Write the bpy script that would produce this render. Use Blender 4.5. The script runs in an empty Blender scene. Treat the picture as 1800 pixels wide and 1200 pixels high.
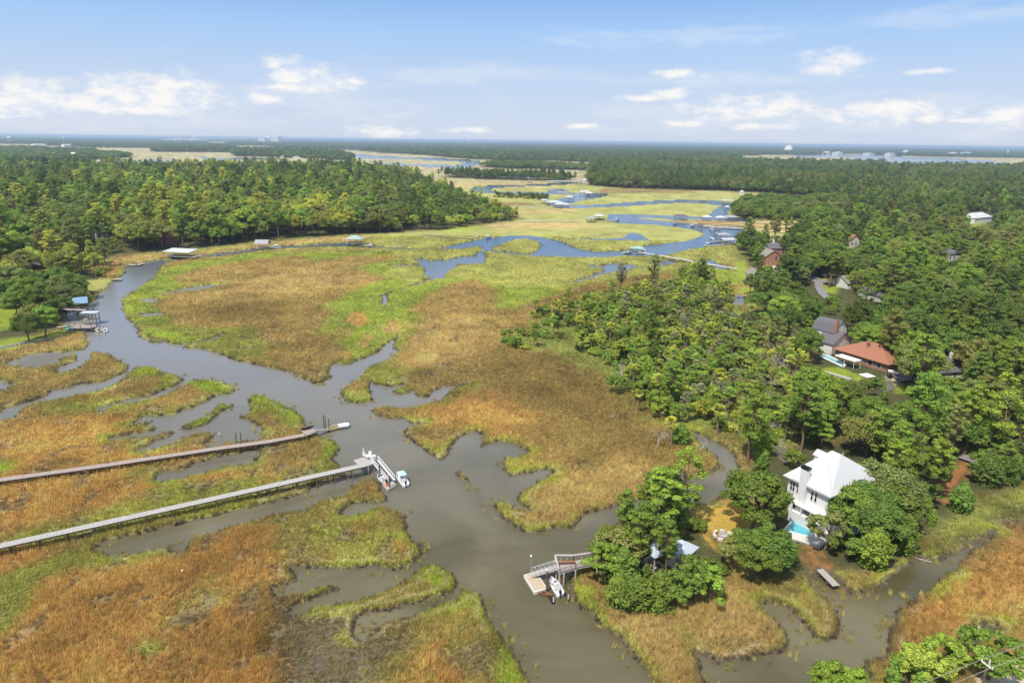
import bpy, bmesh, math, random
import numpy as np
from mathutils import Vector, Matrix
random.seed(7); rng = np.random.default_rng(7)
scene = bpy.context.scene
R = math.radians

# ------------------------------------------------------------------ camera
H = 70.0; F = 1200.0; PITCH = math.atan((600-247.5)/F); ROLL = R(0.72)
CP, SP, CR, SR = math.cos(PITCH), math.sin(PITCH), math.cos(ROLL), math.sin(ROLL)
FW = np.array((0, CP, -SP)); RT = np.array((CR, SP*SR, CP*SR)); UP = np.array((-SR, SP*CR, CP*CR))
cam_d = bpy.data.cameras.new('camera'); cam = bpy.data.objects.new('camera', cam_d)
scene.collection.objects.link(cam)
cam_d.sensor_width = 36; cam_d.lens = 24.0; cam_d.clip_end = 90000; cam_d.clip_start = 0.5
cam.matrix_world = Matrix(((RT[0], UP[0], -FW[0], 0), (RT[1], UP[1], -FW[1], 0), (RT[2], UP[2], -FW[2], H), (0, 0, 0, 1)))
scene.camera = cam

def ray(x, y):
    return FW + RT*((x-900)/F) + UP*((600-y)/F)
def P(x, y, z=0.0):                       # photo pixel -> the point of the place at height z
    d = ray(x, y); t = (z-H)/d[2]
    return Vector((d[0]*t, d[1]*t, z))
def PX(X, Y, Z):                          # the reverse, on arrays
    v = np.stack([X, Y, np.asarray(Z)-H+0*X], -1)
    w = v@FW
    w = np.where(np.abs(w) < 1e-6, 1e-6, w)
    return 900+F*(v@RT)/w, 600-F*(v@UP)/w

# ------------------------------------------------------------------ light
SUN_EL, SUN_AZ = R(58), R(-145)           # azimuth clockwise from +Y: sun high on the left
sun_dir = Vector((math.sin(SUN_AZ)*math.cos(SUN_EL), math.cos(SUN_AZ)*math.cos(SUN_EL), math.sin(SUN_EL)))
sl = bpy.data.lights.new('sun', 'SUN'); sl.energy = 3.9; sl.angle = R(0.5); sl.color = (1, .95, .86)
so = bpy.data.objects.new('sun', sl); scene.collection.objects.link(so)
so.rotation_euler = (-sun_dir).to_track_quat('-Z', 'Y').to_euler()
scene.view_settings.view_transform = 'Standard'; scene.view_settings.look = 'None'
scene.view_settings.exposure = 0.32; scene.view_settings.gamma = 1.0
scene.cycles.max_bounces = 6; scene.cycles.diffuse_bounces = 3; scene.cycles.glossy_bounces = 3
scene.cycles.transmission_bounces = 3; scene.cycles.volume_bounces = 1
scene.cycles.caustics_reflective = False; scene.cycles.caustics_refractive = False

world = bpy.data.worlds.new('World'); scene.world = world; world.use_nodes = True
nt = world.node_tree; nt.nodes.clear()
def N(t, **kw):
    n = nt.nodes.new(t)
    for k, v in kw.items(): setattr(n, k, v)
    return n
def LK(a, b): nt.links.new(a, b)
def MA(op, a, b=None, clamp=False):
    n = N('ShaderNodeMath', operation=op, use_clamp=clamp)
    for i, v in enumerate((a, b)):
        if v is None: continue
        if isinstance(v, (int, float)): n.inputs[i].default_value = v
        else: LK(v, n.inputs[i])
    return n.outputs[0]
tc = N('ShaderNodeTexCoord'); sx = N('ShaderNodeSeparateXYZ'); LK(tc.outputs['Generated'], sx.inputs[0])
zc = MA('MAXIMUM', sx.outputs[2], 0.004)
cb = N('ShaderNodeCombineXYZ'); LK(sx.outputs[0], cb.inputs[0]); LK(sx.outputs[1], cb.inputs[1]); LK(zc, cb.inputs[2])
sky = N('ShaderNodeTexSky', sky_type='NISHITA', sun_disc=False, sun_elevation=SUN_EL, sun_rotation=SUN_AZ % (2*math.pi),
        altitude=0.0, air_density=1.0, dust_density=0.6, ozone_density=2.5)
LK(cb.outputs[0], sky.inputs[0])
SKY = 0.11
# a humid summer sky: pale blue at the horizon, clear blue above
el = MA('ARCSINE', zc); az = MA('ARCTAN2', sx.outputs[0], sx.outputs[1])
rp = N('ShaderNodeValToRGB'); LK(MA('DIVIDE', el, R(40)), rp.inputs[0])
cr = rp.color_ramp; cr.elements[0].position = 0; cr.elements[0].color = (.52, .58, .70, 1)
for p_, c_ in ((.115, (.43, .54, .72)), (.20, (.31, .485, .75)), (.30, (.165, .335, .67)), (.55, (.36, .48, .70)), (1, (.44, .53, .70))):
    e = cr.elements.new(p_) if p_ < 1 else cr.elements[-1]
    e.position = p_; e.color = (*c_, 1)
sc_ = N('ShaderNodeMixRGB', blend_type='MULTIPLY'); sc_.inputs[0].default_value = 1
LK(rp.outputs[0], sc_.inputs[1]); sc_.inputs[2].default_value = (1/SKY,)*3 + (1,)
mixs = N('ShaderNodeMixRGB'); mixs.inputs[0].default_value = .92
LK(sky.outputs[0], mixs.inputs[1]); LK(sc_.outputs[0], mixs.inputs[2])
# cumulus and thin high cloud, by direction
def azel(x, y):
    d = ray(x, y); d = d/np.linalg.norm(d)
    return math.atan2(d[0], d[1]), math.asin(d[2])
dv = N('ShaderNodeCombineXYZ'); LK(az, dv.inputs[0]); LK(el, dv.inputs[1])
def cloudset(lst):
    acc = None
    for (x, y, rx, ry) in lst:
        a_, e_ = azel(x, y); kx, ky = F/rx*.82, F/ry*.82
        m = N('ShaderNodeVectorMath', operation='MULTIPLY_ADD'); LK(dv.outputs[0], m.inputs[0])
        m.inputs[1].default_value = (kx, ky, 0); m.inputs[2].default_value = (-a_*kx, -e_*ky, 0)
        l = N('ShaderNodeVectorMath', operation='LENGTH'); LK(m.outputs[0], l.inputs[0])
        acc = l.outputs['Value'] if acc is None else MA('MINIMUM', acc, l.outputs['Value'])
    return acc
def noise_w(sx_, sy_, detail, rough):
    m = N('ShaderNodeVectorMath', operation='MULTIPLY'); LK(dv.outputs[0], m.inputs[0]); m.inputs[1].default_value = (sx_, sy_, 1)
    n = N('ShaderNodeTexNoise', noise_dimensions='2D'); LK(m.outputs[0], n.inputs['Vector'])
    n.inputs['Scale'].default_value = 1; n.inputs['Detail'].default_value = detail; n.inputs['Roughness'].default_value = rough
    return n.outputs[0]
dense = cloudset([(60, 172, 70, 22), (5, 182, 60, 20), (255, 172, 100, 22), (200, 158, 50, 20), (305, 152, 52, 17), (170, 182, 60, 14), (265, 195, 80, 8), (478, 114, 18, 8), (522, 134, 40, 20), (575, 145, 40, 13),
                  (620, 142, 18, 6), (458, 173, 36, 7), (515, 155, 42, 10), (665, 232, 48, 9), (822, 229, 34, 5), (1195, 130, 32, 7), (1130, 173, 36, 6), (1180, 164, 28, 8), (1462, 110, 36, 15),
                  (1630, 126, 22, 4), (1320, 194, 100, 16), (1360, 186, 50, 15), (1195, 216, 34, 6), (1330, 222, 60, 5), (1550, 200, 96, 14), (1570, 192, 50, 13), (1640, 208, 30, 7), (1762, 204, 36, 14), (1700, 212, 36, 4), (1024, 222, 20, 5), (10, 204, 40, 4)])
thin = cloudset([(560, 170, 130, 34), (130, 190, 260, 34), (820, 130, 190, 13), (1210, 62, 150, 16), (1400, 205, 330, 26), (1760, 20, 120, 12), (1250, 140, 180, 8)])
nz = noise_w(34, 75, 6, .62); nz2 = noise_w(9, 45, 5, .6)
def sm(v, a, b):
    n = N('ShaderNodeMapRange', interpolation_type='SMOOTHSTEP'); LK(v, n.inputs[0])
    n.inputs[1].default_value = a; n.inputs[2].default_value = b; return n.outputs[0]
dd = MA('SUBTRACT', dense, MA('MULTIPLY', MA('SUBTRACT', nz, .5), 1.9))
dmask = MA('MULTIPLY', sm(dd, 1.35, .0), .92)
tt = MA('SUBTRACT', thin, MA('MULTIPLY', MA('SUBTRACT', nz2, .5), 3.0))
tmask = MA('MULTIPLY', sm(tt, 1.3, .2), .24)
msk = MA('MAXIMUM', dmask, tmask)
ccol = N('ShaderNodeMixRGB'); LK(sm(nz, .3, .62), ccol.inputs[0])
ccol.inputs[1].default_value = (.66/SKY, .69/SKY, .76/SKY, 1); ccol.inputs[2].default_value = (.80/SKY, .78/SKY, .75/SKY, 1)
mixc = N('ShaderNodeMixRGB'); LK(msk, mixc.inputs[0]); LK(mixs.outputs[0], mixc.inputs[1]); LK(ccol.outputs[0], mixc.inputs[2])
bg = N('ShaderNodeBackground'); bg.inputs[1].default_value = SKY; LK(mixc.outputs[0], bg.inputs[0])
wo = N('ShaderNodeOutputWorld'); LK(bg.outputs[0], wo.inputs[0])
world.cycles.sampling_method = 'MANUAL'; world.cycles.sample_map_resolution = 512

# ------------------------------------------------------------------ helpers
COL = scene.collection
class MB:
    """collects shapes; build() links them as ONE mesh object"""
    def __init__(s): s.v = []; s.f = []
    def add(s, vs, fs):
        o = len(s.v); s.v += [tuple(v) for v in vs]; s.f += [tuple(i+o for i in f) for f in fs]; return s
    def box(s, c, d, rz=0):
        cx, cy, cz = c; a, b, h = d[0]/2, d[1]/2, d[2]/2; co, si = math.cos(rz), math.sin(rz)
        vs = [(cx+x*co-y*si, cy+x*si+y*co, cz+z) for z in (-h, h) for x, y in ((-a, -b), (a, -b), (a, b), (-a, b))]
        return s.add(vs, [(3, 2, 1, 0), (4, 5, 6, 7), (0, 1, 5, 4), (1, 2, 6, 5), (2, 3, 7, 6), (3, 0, 4, 7)])
    def bar(s, p, q, w, h=None):
        p, q = Vector(p), Vector(q); h = h or w; d = (q-p)
        if d.length < 1e-6: return s
        d.normalize(); a = d.cross(Vector((0, 0, 1)))
        a = Vector((1, 0, 0)) if a.length < 1e-3 else a.normalized()
        b = a.cross(d); vs = [e+a*(i*w/2)+b*(j*h/2) for e in (p, q) for i, j in ((-1, -1), (1, -1), (1, 1), (-1, 1))]
        return s.add(vs, [(0, 1, 2, 3), (7, 6, 5, 4), (4, 5, 1, 0), (5, 6, 2, 1), (6, 7, 3, 2), (7, 4, 0, 3)])
    def cyl(s, p, q, r0, r1=None, n=8, caps=True):
        p, q = Vector(p), Vector(q); r1 = r0 if r1 is None else r1; d = (q-p).normalized()
        a = d.orthogonal().normalized(); b = d.cross(a)
        vs = [e+(a*math.cos(2*math.pi*k/n)+b*math.sin(2*math.pi*k/n))*r for e, r in ((p, r0), (q, r1)) for k in range(n)]
        fs = [(k, (k+1) % n, n+(k+1) % n, n+k) for k in range(n)]
        if caps: fs += [tuple(range(n-1, -1, -1)), tuple(range(n, 2*n))]
        return s.add(vs, fs)
    def prism(s, poly, z0, z1):
        n = len(poly); vs = [(x, y, z0) for x, y in poly]+[(x, y, z1) for x, y in poly]
        return s.add(vs, [tuple(range(n-1, -1, -1)), tuple(range(n, 2*n))]+[(k, (k+1) % n, n+(k+1) % n, n+k) for k in range(n)])
    def lathe(s, prof, c=(0, 0, 0), n=16):
        vs = [(c[0]+r*math.cos(2*math.pi*k/n), c[1]+r*math.sin(2*math.pi*k/n), c[2]+z) for r, z in prof for k in range(n)]
        m = len(prof); fs = [(i*n+k, i*n+(k+1) % n, (i+1)*n+(k+1) % n, (i+1)*n+k) for i in range(m-1) for k in range(n)]
        return s.add(vs, fs+[tuple(range(n-1, -1, -1)), tuple(range((m-1)*n, m*n))])
    def hip(s, x0, x1, y0, y1, z0, h, ov=.5, t=.18, inset=None, axis=None):
        x0 -= ov; x1 += ov; y0 -= ov; y1 += ov; lx, ly = x1-x0, y1-y0
        ax = axis or ('x' if lx >= ly else 'y')
        if ax == 'x':
            i = ly/2 if inset is None else inset; ym = (y0+y1)/2; a, b = (x0+i, ym), (x1-i, ym)
            tops = [(0, 1, 'b', 'a'), (1, 2, 'b'), (2, 3, 'a', 'b'), (3, 0, 'a')]
        else:
            i = lx/2 if inset is None else inset; xm = (x0+x1)/2; a, b = (xm, y0+i), (xm, y1-i)
            tops = [(0, 1, 'a'), (1, 2, 'b', 'a'), (2, 3, 'b'), (3, 0, 'a', 'b')]
        vs = [(x0, y0, z0), (x1, y0, z0), (x1, y1, z0), (x0, y1, z0), (*a, z0+h), (*b, z0+h)]
        vs += [(x, y, z0-t) for x, y in ((x0, y0), (x1, y0), (x1, y1), (x0, y1))]
        ix = {'a': 4, 'b': 5}; fs = [tuple(ix.get(k, k) for k in f) for f in tops]
        return s.add(vs, fs+[(0, 6, 7, 1), (1, 7, 8, 2), (2, 8, 9, 3), (3, 9, 6, 0), (9, 8, 7, 6)])
    def gable(s, x0, x1, y0, y1, z0, h, ov=.4, t=.2):     # ridge along x; two slabs
        for sg in (-1, 1):
            ym = (y0+y1)/2; ye = (y0-ov) if sg < 0 else (y1+ov); ze = z0-h*ov/((y1-y0)/2)
            vs = [(x, y, z+dz) for dz in (0, t) for x in (x0-ov, x1+ov) for y, z in ((ye, ze), (ym, z0+h))]
            f = [(0, 2, 3, 1), (4, 5, 7, 6), (0, 4, 6, 2), (2, 6, 7, 3), (3, 7, 5, 1), (1, 5, 4, 0)]
            s.add(vs, f)
        return s
    def build(s, name, m, parent=None, smooth=False):
        me = bpy.data.meshes.new(name); me.from_pydata(s.v, [], s.f); me.materials.append(m)
        bm = bmesh.new(); bm.from_mesh(me); bmesh.ops.recalc_face_normals(bm, faces=bm.faces); bm.to_mesh(me); bm.free()
        if smooth: me.shade_smooth()
        o = bpy.data.objects.new(name, me); COL.objects.link(o); o.parent = parent
        return o
def tag(o, label=None, cat=None, group=None, kind=None):
    if label: o['label'] = label
    if cat: o['category'] = cat
    if group: o['group'] = group
    if kind: o['kind'] = kind
    return o
def thing(name, label, cat, loc=(0, 0, 0), rz=0, group=None):
    o = bpy.data.objects.new(name, None); COL.objects.link(o); o.empty_display_size = .5
    o.location = loc; o.rotation_euler = (0, 0, rz); return tag(o, label, cat, group)
def dup(root, loc, rz, label=None, group=None, scale=None):
    def cp(o, par):
        c = o.copy(); COL.objects.link(c); c.parent = par
        for ch in list(o.children): cp(ch, c)
        return c
    r = cp(root, None); r.location = loc; r.rotation_euler = (0, 0, rz)
    if scale: r.scale = scale if hasattr(scale, '__len__') else (scale,)*3
    if label: r['label'] = label
    if group: r['group'] = group
    return r

def mat(name, col, rough=.7, spec=.3, noise=0, nscale=2.0, col2=None, bump=0, metal=0, detail=5, stretch=None):
    m = bpy.data.materials.new(name); m.use_nodes = True; t = m.node_tree; b = t.nodes['Principled BSDF']
    b.inputs['Base Color'].default_value = (*col, 1); b.inputs['Roughness'].default_value = rough
    b.inputs['Specular IOR Level'].default_value = spec; b.inputs['Metallic'].default_value = metal
    if noise or bump:
        c = t.nodes.new('ShaderNodeTexCoord'); v = c.outputs['Object']
        if stretch:
            mp = t.nodes.new('ShaderNodeMapping'); mp.inputs['Scale'].default_value = stretch; t.links.new(v, mp.inputs[0]); v = mp.outputs[0]
        n = t.nodes.new('ShaderNodeTexNoise'); t.links.new(v, n.inputs['Vector'])
        n.inputs['Scale'].default_value = nscale; n.inputs['Detail'].default_value = detail
        if noise:
            r = t.nodes.new('ShaderNodeMapRange'); t.links.new(n.outputs[0], r.inputs[0])
            r.inputs[1].default_value = .5-.25; r.inputs[2].default_value = .5+.25; r.inputs[3].default_value = 0; r.inputs[4].default_value = noise
            mx = t.nodes.new('ShaderNodeMixRGB'); t.links.new(r.outputs[0], mx.inputs[0])
            mx.inputs[1].default_value = (*col, 1); mx.inputs[2].default_value = (*(col2 or [x*.5 for x in col]), 1)
            t.links.new(mx.outputs[0], b.inputs['Base Color'])
        if bump:
            bp = t.nodes.new('ShaderNodeBump'); bp.inputs['Strength'].default_value = bump; bp.inputs['Distance'].default_value = .1
            t.links.new(n.outputs[0], bp.inputs['Height']); t.links.new(bp.outputs[0], b.inputs['Normal'])
    return m
M = dict(
    white=mat('white_paint', (.74, .73, .71), .5, noise=.15, nscale=.8, col2=(.68, .68, .66)),
    gel=mat('white_gelcoat', (.70, .70, .70), .2, .5), white_metal=mat('white_metal_roof', (.58, .575, .56), .5, .25, noise=.4, nscale=.6, col2=(.48, .48, .475)),
    blue_metal=mat('pale_blue_metal_roof', (.44, .48, .53), .4, .4, noise=.3, nscale=.7, col2=(.66, .72, .80)),
    deck=mat('pale_weathered_planks', (.44, .40, .34), .8, noise=.8, nscale=3, col2=(.30, .27, .23)),
    deck_tan=mat('tan_planks', (.50, .40, .27), .8, noise=.6, nscale=4, col2=(.40, .31, .20)),
    deck_old=mat('old_brown_planks', (.32, .25, .21), .85, noise=.8, nscale=2, col2=(.44, .37, .33)),
    deck_light=mat('bleached_planks', (.47, .44, .40), .8, noise=.8, nscale=1.2, col2=(.34, .32, .29)),
    post=mat('wet_timber', (.10, .075, .055), .8, noise=.5, nscale=4, col2=(.20, .16, .12)),
    post_pale=mat('pale_timber', (.50, .42, .32), .8, noise=.5, nscale=4, col2=(.38, .31, .24)),
    alu=mat('aluminium', (.62, .64, .66), .4, .5, metal=.3), dark=mat('dark_trim', (.03, .03, .035), .5),
    black=mat('black_plastic', (.012, .012, .014), .4, .5), glass=mat('dark_glass', (.02, .025, .03), .08, .8),
    shingle=mat('grey_shingles', (.15, .14, .15), .9, noise=.6, nscale=5, col2=(.10, .095, .10)),
    shingle_tan=mat('tan_shingles', (.30, .25, .21), .9, noise=.6, nscale=5, col2=(.22, .19, .16)),
    shingle_red=mat('rust_brown_shingles', (.40, .175, .10), .9, noise=.7, nscale=3, col2=(.23, .10, .06)),
    brick=mat('red_brick', (.38, .19, .125), .9, noise=.7, nscale=6, col2=(.27, .13, .09)),
    cream=mat('cream_siding', (.72, .69, .62), .7, noise=.2, nscale=1, col2=(.6, .58, .52)), greysiding=mat('grey_siding', (.48, .46, .44), .8, noise=.2),
    green_roof=mat('pale_green_roof', (.34, .44, .37), .5, noise=.3, nscale=1, col2=(.26, .35, .30)), blue_roof=mat('blue_roof', (.18, .32, .44), .6, noise=.3, nscale=1, col2=(.24, .38, .5)),
    grey_roof=mat('grey_metal_roof', (.36, .36, .38), .6, noise=.5, nscale=1, col2=(.27, .26, .27)), pool=mat('pool_water', (.09, .42, .50), .08, .6),
    paving=mat('pale_paving', (.66, .62, .56), .8, noise=.4, nscale=.8, col2=(.52, .48, .42)), road=mat('worn_asphalt', (.20, .19, .19), .9, noise=.5, nscale=.3, col2=(.28, .26, .25)),
    sand=mat('sandy_track', (.66, .58, .46), .95, noise=.6, nscale=.4, col2=(.5, .38, .24)), orange=mat('orange_plastic', (.75, .12, .03), .5), red=mat('red_plastic', (.6, .04, .03), .5),
    teal=mat('teal_tarpaulin', (.03, .42, .45), .6), skyblue=mat('pale_blue_canvas', (.45, .68, .80), .7), rust=mat('rusty_timber', (.33, .13, .06), .9, noise=.6, nscale=3),
    concrete=mat('concrete', (.48, .45, .41), .9, noise=.5, nscale=1), bark=mat('bark', (.12, .085, .06), .95, noise=.7, nscale=3, col2=(.22, .16, .12)),
    pinebark=mat('pine_bark', (.26, .16, .10), .95, noise=.7, nscale=3, col2=(.14, .09, .06)), palmbark=mat('palm_bark', (.30, .25, .19), .95, noise=.6, nscale=6),
    deadwood=mat('bleached_dead_wood', (.50, .45, .40), .9, noise=.5, nscale=3), wire=mat('wire', (.35, .33, .30), .6), foam=mat('cream_hull', (.75, .70, .50), .4),
    purple=mat('dark_purple_carpet', (.075, .055, .085), .9), car_paint=mat('white_car_paint', (.8, .8, .8), .2, .6), silver=mat('silver_car_paint', (.4, .41, .43), .25, .6), navy=mat('navy_hull', (.02, .03, .07), .3, .5),
    feather=mat('white_feathers', (.85, .85, .82), .8))
# ------------------------------------------------------------------ the map of creek, marsh and upland
W_MAIN = """297,456 275,457 240,463 222,468 220,476 212,488 195,498 188,508 175,516 172,526 155,534 150,541 120,549 118,556 112,562 113,572 128,580 145,584 151,592 155,600 157,607
150,614 130,617 107,620 108,631 118,630 135,622 138,633 122,638 108,644 100,652 104,659 118,657 138,648 152,639 160,632 158,624 172,620 188,622 197,630 212,638 226,643 222,650 217,655
195,665 172,674 140,675 118,684 92,686 85,697 45,707 15,717 0,725 -60,748 -60,765 0,739 25,739 30,726 62,712 100,705 150,695 195,682 220,667 222,662 232,656 240,648 262,646 280,650 282,656
300,658 318,664 323,669 310,679 282,687 260,698 225,703 190,714 165,722 172,727 200,717 250,706 282,699 310,686 322,677 342,669 370,669 395,676 411,680 411,688 390,694 375,697 360,707 335,716
315,722 310,729 275,731 252,732 240,742 220,750 250,745 268,741 262,746 230,755 255,752 277,751 268,757 225,764 190,770 190,778 207,777 230,772 272,774 255,785 240,792 250,797 275,790 312,780
335,767 360,762 382,760 372,772 357,782 370,789 387,787 400,782 430,779 455,776 462,768 460,750 447,742 420,735 440,727 437,700 450,696 472,700 480,707 517,722 536,740 532,747 545,758 560,768
585,775 600,790 590,800 585,807 592,815 602,824 605,836 560,850 530,868 480,885 420,897 340,917 270,934 180,952 160,968 200,980 250,975 300,964 307,972 325,975 330,957 350,945 400,928 450,916
475,909 537,897 557,884 570,881 607,873 622,853 652,845 668,850 672,868 680,872 676,882 650,885 617,886 608,893 600,905 620,907 640,904 670,892 695,900 712,910 714,930 732,957 741,971 725,992
685,1006 662,996 590,1003 525,996 512,1001 527,1020 505,1028 478,1034 487,1050 537,1045 575,1032 605,1031 575,1044 550,1053 520,1066 505,1080 520,1083 562,1068 600,1065 637,1056 687,1036 720,1020
740,998 770,997 795,1009 806,1025 795,1041 772,1051 732,1061 700,1071 650,1076 630,1088 622,1120 632,1128 660,1113 675,1096 715,1086 750,1076 790,1062 803,1055 807,1035 825,1042 843,1047 856,1075
857,1086 876,1113 900,1140 925,1190 945,1240 965,1400 1220,1400 1150,1230 1138,1190 1110,1150 1090,1122 1060,1108 1045,1085 1018,1070 1003,1046 998,1026 1008,1008 1018,1000 1040,985 1047,965
1060,940 1100,912 1165,900 1200,888 1250,886 1290,862 1297,835 1291,803 1270,786 1237,766 1215,757 1222,775 1240,790 1262,808 1266,822 1250,833 1225,840 1205,837 1187,829 1172,833 1176,845 1165,865
1120,881 1075,891 1030,905 1000,932 975,929 940,938 920,935 905,925 885,912 870,897 868,885 885,885 905,898 930,897 907,881 912,868 925,861 950,848 972,833 962,824 937,830 895,838 884,825 888,811
915,805 932,796 915,786 895,778 870,778 844,786 850,766 838,759 825,760 805,772 797,778 790,790 777,811 750,795 725,775 708,762 717,754 742,746 722,744 710,737 680,736 660,731 650,721 680,717
717,719 750,713 772,706 787,692 800,682 832,675 800,678 782,681 760,687 750,699 732,697 727,687 707,694 688,692 707,681 712,675 687,680 662,677 652,669 650,685 656,704 635,711 610,705 597,691
610,677 627,670 650,645 680,636 700,618 690,611 697,593 675,607 660,622 635,632 610,641 585,640 575,655 570,670 560,677 537,667 510,655 475,647 450,640 420,635 387,622 350,613 322,611 330,605
360,600 388,588 400,586 375,599 345,606 310,606 272,595 258,590 265,595 290,604 270,602 250,595 237,585 245,583 255,584 240,577 237,570 222,560 222,555 217,549 217,527 232,515 250,502 270,490 282,472 295,461"""
W_UP = """297,456 350,449 430,440 450,437 525,431 612,427 640,432 675,434 720,436 770,437 800,430 825,425 850,419 900,414 937,415 975,421 1000,430 1020,439 1055,443 1100,440 1135,432 1175,427 1205,424
1232,416 1236,411 1225,405 1197,400 1140,394 1075,391 1066,386 1070,377 1117,377.5 1187,379 1245,381 1252,372 1262,364 1278,358 1292,357 1286,364 1280,374 1284,384 1320,386 1330,395 1310,402 1302,412
1296,424 1282,431 1260,433 1225,437 1187,445 1162,452 1100,451 1050,454 992,453 940,451 895,448 868,443 840,440 850,434 800,439 700,439 612,435 525,436 450,443 400,450 350,455 295,461"""
WATER = [W_MAIN, W_UP,
 "1290,356 1262,354 1200,351.5 1150,353 1100,356 1050,360 1005,361.5 1000,357 1025,352 1055,347 1072,342.5 1062,340 1040,341 1012,343 985,349 970,355 965,362 985,366 1010,365.5 1060,364 1100,362.5 1150,358.5 1200,356 1240,358 1262,361 1285,362",
 "830,329 862,326 900,326 950,324 982,322 1000,319 1015,319 1005,323 985,325 940,327 900,328 868,331 862,334 870,337.5 900,337 960,337.5 1015,339 1040,341 1015,342.5 970,341.5 900,340.5 860,340 838,337 828,333",
 "955,337 970,333 985,332 1005,335 1000,336 975,338",
 "727,456 750,454 755,459 787,456 812,451 835,450 837,443 856,441 850,447 856,451 850,465 840,464 805,466 800,472 783,482 780,489 757,494 732,502 700,512 680,517 683,530 675,540 669,535 675,525 662,522 690,515 725,502 750,492 760,489 745,485 747,473 738,468 683,469 680,466 740,465",
 "1025,465 1055,467 1075,463 1117,465 1125,469 1150,469 1165,458 1195,459 1190,463 1165,468 1145,471 1115,471 1107,476 1095,482 1085,478 1072,481 1040,490 1010,498 1007,495 1035,486 1062,476 1060,472 1040,471",
 "1227,457 1250,457 1267,465 1290,471 1270,475 1250,471", "1292,519 1308,519 1308,538 1290,535",
 "972,412 990,417 1025,420 1055,419 1095,419 1105,410 1125,411 1137,419 1150,425 1120,424 1075,423 1040,423 990,419",
 "282,516 325,507 362,501 400,500 390,504 350,511 288,518", "242,526 270,525 290,528 268,534 250,531", "230,553 287,550 290,555 262,558",
 "280,832 312,829 335,817 370,807 420,797 455,789 460,797 452,807 440,802 450,812 450,818 410,822 337,838 300,848 270,847",
 "10,637 50,623 107,618 107,640 60,650 20,646", "-60,690 0,668 30,676 10,686 -60,705",
 """1650,987 1685,985 1675,1005 1645,1027 1615,1050 1582,1070 1570,1090 1565,1125 1555,1155 1515,1172 1530,1195 1500,1210 1412,1300 1240,1300 1240,1200 1232,1172 1220,1155 1222,1150 1245,1155 1262,1165 1300,1165
 1335,1150 1352,1152 1385,1145 1390,1125 1365,1092 1345,1078 1335,1062 1350,1058 1385,1070 1412,1092 1427,1120 1457,1127 1475,1112 1472,1080 1455,1060 1427,1035 1427,1012 1440,1000 1470,1012 1480,1025 1490,1045 1537,1040 1575,1010 1600,992 1625,980""",
 "1650,987 1685,971 1715,955 1748,934 1752,938 1722,960 1698,977 1685,987", "1717,1097 1750,1102 1738,1112 1720,1128 1710,1145 1697,1130 1710,1115", "1365,785 1385,790 1392,800 1380,812 1368,805", "1550,680 1565,672 1572,682 1555,690",
 "612,271 700,276 812,280 845,284 842,290 807,297 762,294 700,290 657,287 640,282", "825,301 875,302 890,307 960,312 940,314 880,311 830,306", "585,260 675,260.5 675,263 600,263",
 "162,279 250,282 300,280 300,283 250,286 200,284", "350,276 400,278 480,277.5 500,279 430,281 360,281",
 "1395,272 1480,273 1567,275 1637,277 1737,283 1770,287 1790,296 1560,296 1556,281 1450,277 1400,275.5"]
LAND = ["862,438 880,430 905,422 925,420 945,425 952,433 942,442 930,447 905,444.5 875,441",
 "1115,382 1150,383 1187,386 1230,386 1262,387 1300,388 1400,392 1410,412 1340,404 1290,398 1262,397 1220,394 1180,390 1150,387",
 "387,712 410,711 410,715 390,721 382,732 360,747 330,757 312,757 325,750 365,735 375,722", "735,960 741,956 747,965 744,972 737,970", "802,833 812,832 822,841 832,853 812,845",
 "622,278.5 700,279.5 800,283 820,286 800,291 720,288.5 650,283.5", "572,656 584,664 576,668 568,666", "310,757 270,768 250,772 262,777 300,768"]
def poly(s, z=.2):
    pts = [tuple(float(q) for q in w.split(',')) for w in s.split()]
    return np.array([tuple(P(x, max(y, 248.6+(x-900)*math.tan(ROLL)), z))[:2] for x, y in pts])
def sdist(pg, X, Y, lim):
    """signed distance to a polygon, positive inside, -lim far outside"""
    out = np.full(X.shape, -lim); lo, hi = pg.min(0)-lim, pg.max(0)+lim
    k = np.nonzero((X > lo[0]) & (X < hi[0]) & (Y > lo[1]) & (Y < hi[1]))[0]
    if not len(k): return out
    x, y = X[k], Y[k]; d2 = np.full(x.shape, lim*lim*4.0); ins = np.zeros(x.shape, bool)
    for (ax, ay), (bx, by) in zip(pg, np.roll(pg, -1, 0)):
        ex, ey = bx-ax, by-ay; l = ex*ex+ey*ey+1e-9
        t = np.clip(((x-ax)*ex+(y-ay)*ey)/l, 0, 1); dx = x-ax-t*ex; dy = y-ay-t*ey
        np.minimum(d2, dx*dx+dy*dy, out=d2)
        c = (ay > y) != (by > y)
        if c.any(): ins ^= c & (x < ex*(y-ay)/(ey if abs(ey) > 1e-9 else 1e-9)+ax)
    d = np.sqrt(d2); out[k] = np.where(ins, np.maximum(d, 1e-3), -np.minimum(d, lim)); return out
_g = np.random.default_rng(3).random((256, 256)).astype(np.float32)
def vnoise(x, y):
    xi, yi = np.floor(x).astype(int), np.floor(y).astype(int); fx, fy = x-xi, y-yi
    fx, fy = fx*fx*(3-2*fx), fy*fy*(3-2*fy); g = lambda i, j: _g[(xi+i) & 255, (yi+j) & 255]
    return (g(0, 0)*(1-fx)+g(1, 0)*fx)*(1-fy)+(g(0, 1)*(1-fx)+g(1, 1)*fx)*fy
def fbm(x, y, o=4):
    s = 0; a = .5
    for i in range(o): s = s+a*vnoise(x*2**i+17.3*i, y*2**i+9.1*i); a *= .5
    return s/(1-.5**o)
WP = [poly(s, 0) for s in WATER]; LP = [poly(s, 0) for s in LAND]

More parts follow.
